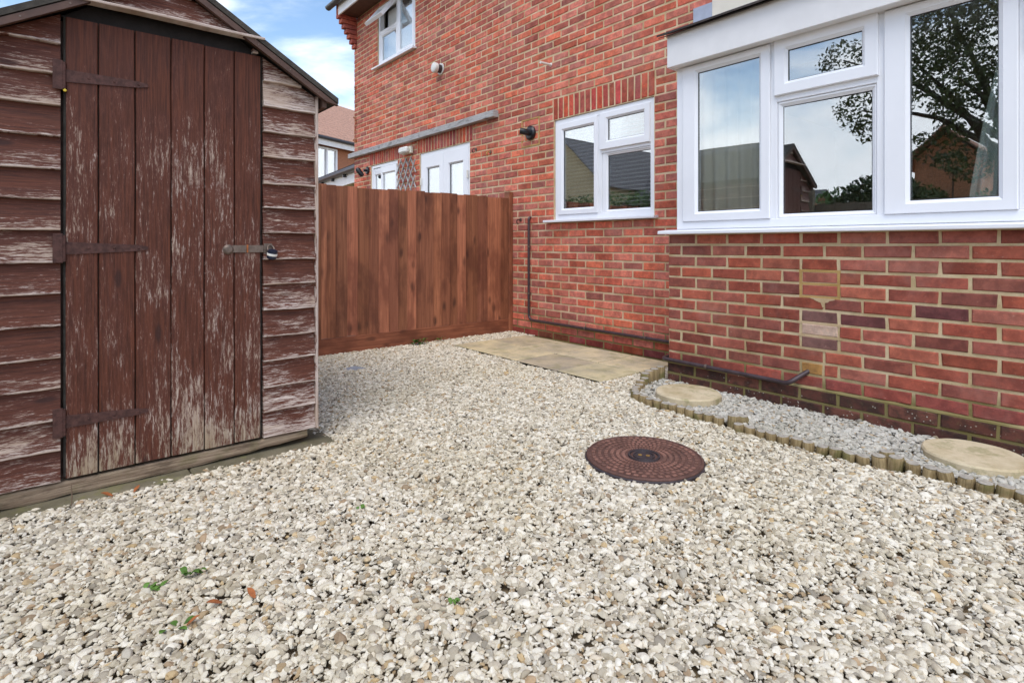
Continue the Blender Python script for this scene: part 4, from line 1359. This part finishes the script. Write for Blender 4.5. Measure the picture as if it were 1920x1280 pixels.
def gravel(name, label, mat, inside, bounds, density, base, size, seed, fill):
    """drop stones one by one onto a height map so that they rest on each other"""
    rg = np.random.default_rng(seed)
    x0, x1, y0, y1 = bounds; cs = .004
    hm = np.full((int((x1 - x0) / cs) + 20, int((y1 - y0) / cs) + 20), base, dtype=np.float32)
    n = int((x1 - x0) * (y1 - y0) * density)
    P = np.column_stack([rg.uniform(x0, x1, n), rg.uniform(y0, y1, n)])
    P = P[inside(P[:, 0], P[:, 1])]
    n = len(P)
    s = np.exp(rg.normal(math.log(size), .34, n)).clip(size * .45, size * 2.2)     # half length
    el = rg.uniform(.5, .88, n); th = rg.uniform(.26, .52, n)
    order = np.argsort(rg.uniform(0, 1, n) - .15 * (s / size))
    yaw = rg.uniform(0, 2 * math.pi, n)
    pos = np.zeros((n, 3)); rot = np.zeros((n, 3)); scl = np.column_stack([s, s * el, s * th])
    pts = []
    lim = base + fill
    for i in order:
        px, py = P[i]
        a = s[i]; hk = int(a * .72 / cs) + 1
        ix = int((px - x0) / cs) + 8; iy = int((py - y0) / cs) + 8
        W = hm[ix - hk:ix + hk + 1, iy - hk:iy + hk + 1]
        if W.size == 0: continue
        mean = W.mean(); mx = W.max()
        zz = min(.55 * mean + .45 * mx, lim)
        gx = float(W[-1].mean() - W[0].mean()) / (2 * hk * cs); gy = float(W[:, -1].mean() - W[:, 0].mean()) / (2 * hk * cs)
        gx = max(-.75, min(.75, gx)); gy = max(-.75, min(.75, gy))
        t_ = a * th[i]
        pos[i] = (px, py, zz + t_ * .80)
        rot[i] = (math.atan(gy) + rg.normal(0, .18), -math.atan(gx) + rg.normal(0, .18), yaw[i])
        np.maximum(W, zz + t_ * 1.45, out=W)
    # the euler yaw comes first, then the tilt: convert to a matrix product
    for i in range(n):
        m3 = Matrix.Rotation(rot[i, 1], 3, 'Y') @ Matrix.Rotation(rot[i, 0], 3, 'X') @ Matrix.Rotation(rot[i, 2], 3, 'Z')
        e_ = m3.to_euler(); rot[i] = (e_.x, e_.y, e_.z)
    me = bpy.data.meshes.new(name)
    me.vertices.add(n); me.vertices.foreach_set('co', pos.astype(np.float32).ravel())
    at = me.attributes.new('rot', 'FLOAT_VECTOR', 'POINT'); at.data.foreach_set('vector', rot.astype(np.float32).ravel())
    at = me.attributes.new('scl', 'FLOAT_VECTOR', 'POINT'); at.data.foreach_set('vector', scl.astype(np.float32).ravel())
    at = me.attributes.new('pick', 'INT', 'POINT'); at.data.foreach_set('value', rg.integers(0, 10, n).astype(np.int32))
    me.materials.append(mat)
    o = bpy.data.objects.new(name, me); place(o, (0, 0, 0), None)
    md = o.modifiers.new('pebbles', 'NODES'); md.node_group = pebble_tree(name + '_nodes', mat)
    return tag(o, label, 'gravel', kind='stuff')


def in_bed(x, y):
    front = np.interp(x, [-2.32, -2.28, -2.2, -2.1, -1.98, -1.5, -1.43, -.87, -.8, -.7, 1.2], [3.3, 3.06, 2.90, 2.82, 2.79, 2.79, 2.77, 2.77, 2.82, 2.845, 2.845])
    r1 = (x + 1.925) ** 2 + (y - 3.035) ** 2 > .188 ** 2
    r2 = (x + .555) ** 2 + (y - 3.13) ** 2 > .182 ** 2
    return (y > front) & (y < BY - .02) & (x > -2.31) & (x < 1.1) & r1 & r2


def in_main(x, y):
    d = -.7676 * x + .6411 * y; c = .6411 * x + .7676 * y
    vis = (d > .75) & (np.abs(c) < d * 1.02 + .55)
    front = np.interp(x, [-2.36, -2.34, -2.28, -2.2, -2.1, -1.98, -1.5, -1.43, -.87, -.8, -.7, 1.2], [3.95, 3.1, 2.98, 2.86, 2.77, 2.735, 2.735, 2.715, 2.715, 2.74, 2.785, 2.785])
    ok = vis & (y < front) & (y < MY - .006) & (x > FX + .02)
    wob = .014 * np.sin(x * 23) + .01 * np.sin(y * 31 + x * 9)
    ok &= ~((x > PXs[0] + .012 + wob) & (x < PXs[-1] - .012 + wob) & (y > PYs[0] + .010 + wob) & (y < PYs[-1] + .15))
    ok &= ~((x < -2.656 + wob * 1.4) & (y < 1.03 + wob))
    ok &= (x - mc.x) ** 2 + (y - mc.y) ** 2 > (MR + .006) ** 2
    ok &= ~((np.abs(x + 4.11) < .065 + wob) & (np.abs(y - 1.80) < .065 + wob))
    return ok


gravel('gravel', 'pale buff and cream gravel covering the yard', M['gravel'], in_main, (-4.75, 1.75, -1.35, 3.96), 14500, -.014, .0087, 3, .015)
gravel('bed_gravel', 'greyer stone chippings filling the strip between log edging and brick bay', M['bedgravel'], in_bed, (-2.35, 1.1, 2.7, 3.36), 11000, -.008, .0104, 5, .02)

# ------------------------------------------------------------------ weeds, leaves, twig
def leaf_blade(m, base, yaw, L, W, lift, curl=.3):
    b = Vector(base); d = Vector((math.cos(yaw), math.sin(yaw), 0)); sd_ = Vector((-d.y, d.x, 0))
    v = []; 
    for k in range(5):
        t = k / 4
        c = b + d * L * t + Vector((0, 0, lift * math.sin(t * 2.2) - curl * L * t * t * .3))
        wd = W * math.sin(math.pi * min(.97, .08 + t * .92)) * .5
        v += [c - sd_ * wd, c + sd_ * wd - Vector((0, 0, wd * .2))]
    m.add(v, [(2 * k, 2 * k + 1, 2 * k + 3, 2 * k + 2) for k in range(4)])


for i, (x, y, n, L, lab) in enumerate((
        (-4.68, 2.70, 14, .075, 'leafy green weed growing at the foot of the fence'),
        (-4.69, 2.95, 7, .05, 'smaller low weed at the fence foot towards the paving'),
        (-1.605, .232, 4, .028, 'bright green sprig in the near gravel, closest to the camera'),
        (-1.817, .211, 6, .03, 'dark green sprig in the near gravel left of the dead leaves'),
        (-1.83, .315, 6, .034, 'trailing green sprig in the near gravel, just behind the dark one'),
        (-1.889, .867, 4, .022, 'tiny green shoot in the middle of the gravel'),
        (-1.226, .820, 4, .02, 'tiny green shoot in the gravel in front of the manhole cover'))):
    wd = thing('weed', lab, 'weed', (x, y, 0), 'weeds in the gravel')
    for k in range(n):
        m = MB(); leaf_blade(m, (x + random.uniform(-.5, .5) * L * (1 if i > 1 else .6), y + random.uniform(-.9, .9) * L, .004 + (random.uniform(0, .03) if i < 2 else .006)), random.uniform(-1.4, 1.4) if i < 2 else random.uniform(0, 6.28), L * random.uniform(.6, 1.1), L * .55, L * random.uniform(.25, .6))
        m.build('leaf', M['weed'], wd)
for i, (x, y, L, lab) in enumerate((
        (-1.594, .421, .035, 'rust-brown dead leaf on the gravel near two green sprigs'), (-1.59, .258, .03, 'dead leaf on the gravel beside the bright green sprig'),
        (-2.59, .176, .04, 'dead leaf by the shed skid under the lowest hinge'), (-2.575, .24, .032, 'smaller dead leaf by the shed skid under the lowest hinge'), (-2.59, .66, .04, 'dead leaf by the shed skid below the door planks'), (-1.63, .35, .04, 'curled tan dead leaf on the gravel left of the rust-brown one'))):
    m = MB(); leaf_blade(m, (x, y, .012), random.uniform(0, 6.28), L, L * .5, .012, -.6)
    o = m.build('dead_leaf', M['dead']); tag(o, lab, 'leaf', 'dead leaves on the gravel')
    o.modifiers.new('thickness', 'SOLIDIFY').thickness = .0006
m = MB(); m.tube([(-2.60, .052, .0), (-2.602, .053, .045), (-2.606, .051, .085)], [.0022, .002, .0014], 7)
tag(m.build('twig', M['skid'], smooth=True), 'thin upright straw sticking up in front of the shed skid', 'twig')

# ------------------------------------------------------------------ beyond the fence: garage and far house
def oriented(o, ux):
    u = Vector((ux[0], ux[1], 0)).normalized(); v = Vector((-u.y, u.x, 0))
    return lambda a, b, z: tuple(Vector((o[0], o[1], 0)) + u * a + v * b + Vector((0, 0, z)))


def obox(m, T, a0, a1, b0, b1, z0, z1):
    v = [T(a, b, z) for a in (a0, a1) for b in (b0, b1) for z in (z0, z1)]
    m.add(v, [(0, 1, 3, 2), (4, 6, 7, 5), (0, 4, 5, 1), (2, 3, 7, 6), (0, 2, 6, 4), (1, 5, 7, 3)])


ga = thing('garage', 'low garage with dark tiled roof, black gutter and white fascia behind the fence', 'garage', (-11, 5, 0))
T = oriented((-9.05, 4.11), (-11.793 + 9.414, 4.410 - 4.149))     # a: away to the left, b: towards the viewer side is +
m = MB(); obox(m, T, 0, 5.0, -2.6, -.22, -.05, 2.25); m.build('wall', M['render'], ga)
m = MB(); obox(m, T, -.02, 5.1, -.10, -.08, 2.12, 2.36); m.build('fascia', M['upvc_dull'], ga)
m = MB(); m.tube([T(-.05, -.03, 2.36), T(5.1, -.03, 2.36)], .055, 12); m.build('gutter', M['grey_gutter'], ga, smooth=True)
for a in (.3, 1.1, 1.9, 2.7):
    m = MB(); obox(m, T, a - .03, a + .03, -.079, -.02, 2.26, 2.34); m.build('gutter_bracket', M['grey_gutter'], ga)
for j in range(7):
    m = MB(); b0 = -.02 - j * .26; z0 = 2.40 + j * .125
    m.add([T(a, b, z) for a in (-.05, 5.1) for b, z in ((b0, z0), (b0, z0 + .025), (b0 - .30, z0 + .165), (b0 - .30, z0 + .14))], [(0, 1, 2, 3), (4, 7, 6, 5), (0, 4, 5, 1), (1, 5, 6, 2), (2, 6, 7, 3), (3, 7, 4, 0)])
    m.build('tile_course', M['slate'], ga)

fh = thing('far_house', 'distant brick house with pale brown tiled roof seen between shed and wall', 'house', (-22, 9, 0))
T = oriented((-19.865, 6.703), (-21.027 + 19.865, 9.267 - 6.703))  # a: along the eaves to the right, b: back
m = MB(); obox(m, T, -3, 9, .3, 6, -.05, 4.85)
fw = m.build('wall', M['brownwall'], fh)
m = MB(); obox(m, T, -3.2, 9.2, -.02, .02, 4.72, 4.95); m.build('fascia', M['upvc_dull'], fh)
m = MB(); m.tube([T(-3.2, -.08, 4.99), T(9.2, -.08, 4.99)], .07, 10); m.build('gutter', M['grey_gutter'], fh, smooth=True)
tl = MB()
for j in range(18):
    for i in range(41):
        a0 = -3.2 + i * .30; b0 = -.12 + j * .24; z0 = 5.03 + j * .155
        tl.add([T(a, b, z) for a in (a0, a0 + .285) for b, z in ((b0, z0), (b0, z0 + .03), (b0 + .27, z0 + .195), (b0 + .27, z0 + .165))], [(0, 1, 2, 3), (4, 7, 6, 5), (0, 4, 5, 1), (1, 5, 6, 2), (3, 7, 4, 0)])
tag(tl.build('roof_tiles', M['tile'], fh), kind='stuff')
m = MB(); obox(m, T, -3.2, 9.2, .0, 4.6, 4.98, 5.02); m.build('roof_deck', M['slate'], fh)
for a0, a1 in ((1.05, 2.15), (-2.6, -1.5), (5.2, 6.6)):
    m = MB()
    for q in ((a0, a0 + .07, 3.3, 4.7), (a1 - .07, a1, 3.3, 4.7), (a0 + .0705, a1 - .0705, 3.3, 3.37), (a0 + .0705, a1 - .0705, 4.63, 4.7), ((a0 + a1) / 2 - .035, (a0 + a1) / 2 + .035, 3.3705, 4.6295)):
        obox(m, T, q[0], q[1], .22, .30, q[2], q[3])
    wn = m.build('window', M['upvc'], fh)
    m = MB(); obox(m, T, a0 + .07, a1 - .07, .27, .275, 3.37, 4.63); m.build('pane', M['glass_far'], wn)

# ------------------------------------------------------------------ behind the camera: what the panes mirror
rfn = thing('rear_fence', 'dark weathered fence across the end of the yard, mirrored low in the bay panes', 'fence', (-2, -2.6, 0))
x = -7.0
while x < 2.5:
    m = MB(); board(m, (x, -2.62, .0), (0, 0, 1), (1, 0, 0), (0, 1, 0), 1.62 + random.uniform(-.015, .015), .118, .014, .008, n=2)
    m.build('board', M['darkfence'], rfn); x += .112
for x in (-6.0, -3.55, -1.1, 1.35):
    m = MB(); board(m, (x, -2.60, 0), (0, 0, 1), (1, 0, 0), (0, 1, 0), 1.86, .10, .09, n=2, ch=.006); m.build('post', M['darkfence'], rfn)
for z in (.3, .85, 1.4):
    m = MB(); board(m, (-7.0, -2.6055, z), (1, 0, 0), (0, 0, 1), (0, 1, 0), 9.5, .08, .05, n=4); m.build('rail', M['darkfence'], rfn)


def crown(m, centres, n, ls, rg):
    vs = []; fs = []
    C_ = np.array([c[:3] for c in centres]); Rr = np.array([c[3] for c in centres])
    pick = rg.choice(len(centres), n, p=(Rr ** 2) / (Rr ** 2).sum())
    d = rg.normal(size=(n, 3)); d /= np.linalg.norm(d, axis=1)[:, None]
    rad = Rr[pick] * rg.uniform(.35, 1.05, n) ** .6
    P = C_[pick] + d * rad[:, None] * np.array([1, 1, .8])
    a = rg.normal(size=(n, 3)); a /= np.linalg.norm(a, axis=1)[:, None]
    b = np.cross(a, rg.normal(size=(n, 3))); b /= np.linalg.norm(b, axis=1)[:, None]
    L = ls * rg.uniform(.6, 1.3, n)
    for i in range(n):
        p = P[i]; u = a[i] * L[i]; v = b[i] * L[i] * .45
        k = len(vs); vs += [tuple(p - u), tuple(p + v), tuple(p + u), tuple(p - v)]; fs.append((k, k + 1, k + 2, k + 3))
    m.add(vs, fs)


tree = thing('garden_tree', 'leafy dark green tree beyond the rear fence, mirrored in the large bay pane', 'tree', (-1.75, -5.2, 0))
m = MB(); m.tube([(-1.75, -5.2, -.1), (-1.78, -5.22, 1.2), (-1.70, -5.15, 2.4), (-1.6, -5.2, 3.4), (-1.5, -5.3, 4.6)], [.20, .16, .14, .10, .05], 10); m.build('trunk', M['bark'], tree, smooth=True)
ends = [(-2.9, -5.0, 4.2), (-2.5, -5.6, 5.0), (-.4, -5.1, 4.3), (-1.2, -4.5, 4.9), (-2.2, -4.6, 3.7), (.3, -5.4, 3.8), (-3.45, -5.0, 3.5), (-4.1, -5.1, 4.6)]
for e_ in ends:
    m = MB(); s0 = Vector((-1.70, -5.15, random.uniform(2.0, 2.8))); e_ = Vector(e_)
    m.tube([s0, s0.lerp(e_, .5) + Vector((0, 0, .2)), e_], [.07, .045, .015], 7); m.build('limb', M['bark'], tree, smooth=True)
m = MB(); crown(m, [(*e_, .75 if e_[0] > -3.2 else .5) for e_ in ends] + [(-1.6, -5.2, 4.4, 1.2), (-1.5, -5.2, 5.4, 1.0), (-2.7, -5.1, 4.6, .7), (-.8, -5.3, 5.0, .9), (-2.9, -5.2, 5.5, .6), (-.7, -5.0, 2.7, .8), (-1.0, -4.8, 2.0, .55), (-2.0, -5.0, 3.3, .7), (-2.6, -5.0, 5.6, .8), (-2.6, -5.0, 2.7, .45), (-2.1, -4.9, 2.3, .4), (-3.3, -5.0, 3.1, .3)], 20000, .046, np.random.default_rng(4))
m.build('crown', M['leaf'], tree)
sh = thing('leafy_shrub', 'loose leafy shrub before the narrow brick gable, mirrored in the large bay pane', 'shrub', (-3.2, -8.4, 0))
m = MB(); crown(m, [(-3.6, -8.5, 2.0, .45), (-2.9, -8.4, 1.5, .6), (-3.9, -8.4, 1.3, .5), (-3.1, -8.5, 2.8, .3), (-2.2, -8.2, 1.7, .6), (-1.6, -8.0, 2.2, .6)], 3500, .05, np.random.default_rng(9)); m.build('foliage', M['hedge'], sh)
m = MB(); m.tube([(-3.0, -8.4, -.05), (-3.05, -8.45, 1.2), (-3.1, -8.5, 2.6)], [.04, .03, .01], 7); m.build('stem', M['bark'], sh, smooth=True)
hg = thing('hedge', 'clipped green hedge beyond the rear fence, mirrored in the small window', 'hedge', (-8.5, -3.6, 0))
m = MB(); crown(m, [(-12 + i * .42, -3.6, z, .42) for i in range(17) for z in (.5, 1.3, 2.05)], 9000, .05, np.random.default_rng(6)); m.build('foliage', M['hedge'], hg)
m = MB(); m.box(-12.1, -5.2, -3.75, -3.45, 0, 2.0); m.build('stems', M['bark'], hg)


def plain_house(name, label, cx, cy, hw, hd, eave, ridge, wallm, roofm, axis='x', wins=()):
    t = thing(name, label, 'house', (cx, cy, 0))
    m = MB()
    if axis == 'x':                                # ridge along x, eaves face +-y
        pr = [(cy - hd, -.05), (cy + hd, -.05), (cy + hd, eave), (cy, ridge), (cy - hd, eave)]
        m.sweep([[(x, y, z) for y, z in pr] for x in (cx - hw, cx + hw)])
    else:                                          # gable faces +-y
        pr = [(cx - hw, -.05), (cx + hw, -.05), (cx + hw, eave), (cx, ridge), (cx - hw, eave)]
        m.sweep([[(x, y, z) for x, z in pr] for y in (cy - hd, cy + hd)])
    m.build('wall', M[wallm], t)
    for s_ in (-1, 1):
        for j in range(10):
            t0, t1 = j / 10, (j + 1.12) / 10
            q = []
            half = (hd if axis == 'x' else hw) + .3
            dz = (ridge - eave) * .3 / (hd if axis == 'x' else hw)
            for tt, off in ((t0, .10), (t0, .14), (t1, .12), (t1, .08)):
                w_ = half * (1 - tt); z = (eave - dz) + (ridge - eave + dz) * tt + off
                q.append((w_ * s_, z))
            m = MB()
            if axis == 'x': m.sweep([[(x, cy + w_, z) for w_, z in q] for x in (cx - hw - .3, cx + hw + .3)])
            else: m.sweep([[(cx + w_, y, z) for w_, z in q] for y in (cy - hd - .3, cy + hd + .3)])
            m.build('tile_course', M[roofm], t)
    yf = cy + hd
    for (wx, wz, ww, wh) in wins:
        m = MB(); ring(m, wx - ww / 2, wx + ww / 2, wz, wz + wh, [(0, yf + .03), (.07, yf + .03), (.07, yf - .01), (0, yf - .01)]); wn = m.build('window', M['upvc'], t)
        m = MB(); m.box(wx - ww / 2 + .07, wx + ww / 2 - .07, yf + .004, yf + .01, wz + .07, wz + wh - .07); m.build('pane', M['glass_far'], wn)
    return t


plain_house('cream_house', 'cream rendered gable house with grey roof behind the yard, mirrored in the small window', -17.7, -14, 2.2, 4, 3.6, 5.7, 'render', 'tile_grey', 'y', ((-17.7, .9, 1.6, 1.2),))
plain_house('grey_roofed_house', 'wide low house with grey tiled roof behind the hedge, mirrored in the small window', -13.2, -15.5, 2.4, 4, 2.8, 5.0, 'brownwall', 'tile_grey', 'x', ((-14.2, 1.0, 1.2, 1.1), (-12.2, 1.0, 1.2, 1.1)))
plain_house('gabled_brick_house', 'tall narrow brown brick gable beyond the tree, mirrored in the large bay pane', -3.3, -12.5, .62, 3.5, 3.0, 3.6, 'orangewall', 'tile', 'y', ())
plain_house('low_roofed_house', 'far low brick house with grey roof, mirrored in the middle bay pane', -12.6, -24, 1.9, 4, 2.2, 3.7, 'brownwall', 'tile_grey', 'x', ((-13.4, .9, 1.0, 1.0), (-11.8, .9, 1.0, 1.0)))
for i, (x, y, z, r_, lab) in enumerate(((-4.6, -3.5, 1.6, .42, 'low rounded bush showing above the rear fence, nearest the shed'), (-3.0, -3.9, 1.75, .5, 'taller rounded bush showing above the rear fence, nearer the tree'), (-9.0, -22, 2.2, 1.9, 'far broad tree beyond the low house, mirrored in the middle pane'), (-6.0, -26, 2.6, 2.2, 'farthest round tree behind the yard, mirrored in the middle pane'))):
    t_ = thing('round_bush' if i < 2 else 'round_tree', lab, 'bush' if i < 2 else 'tree', (x, y, 0))
    m = MB(); crown(m, [(x, y, z, r_), (x - r_ * .8, y, z - r_ * .3, r_ * .7), (x + r_ * .9, y, z - r_ * .25, r_ * .75), (x + r_ * .2, y, z + r_ * .3, r_ * .6)], 2200, .05 if i < 2 else .16, np.random.default_rng(20 + i)); m.build('crown', M['leaf' if i % 2 else 'hedge'], t_)
    m = MB(); m.tube([(x, y, -.05), (x + .03, y, z * .5), (x, y, z)], [r_ * .12, r_ * .1, r_ * .05], 7); m.build('trunk', M['bark'], t_, smooth=True)
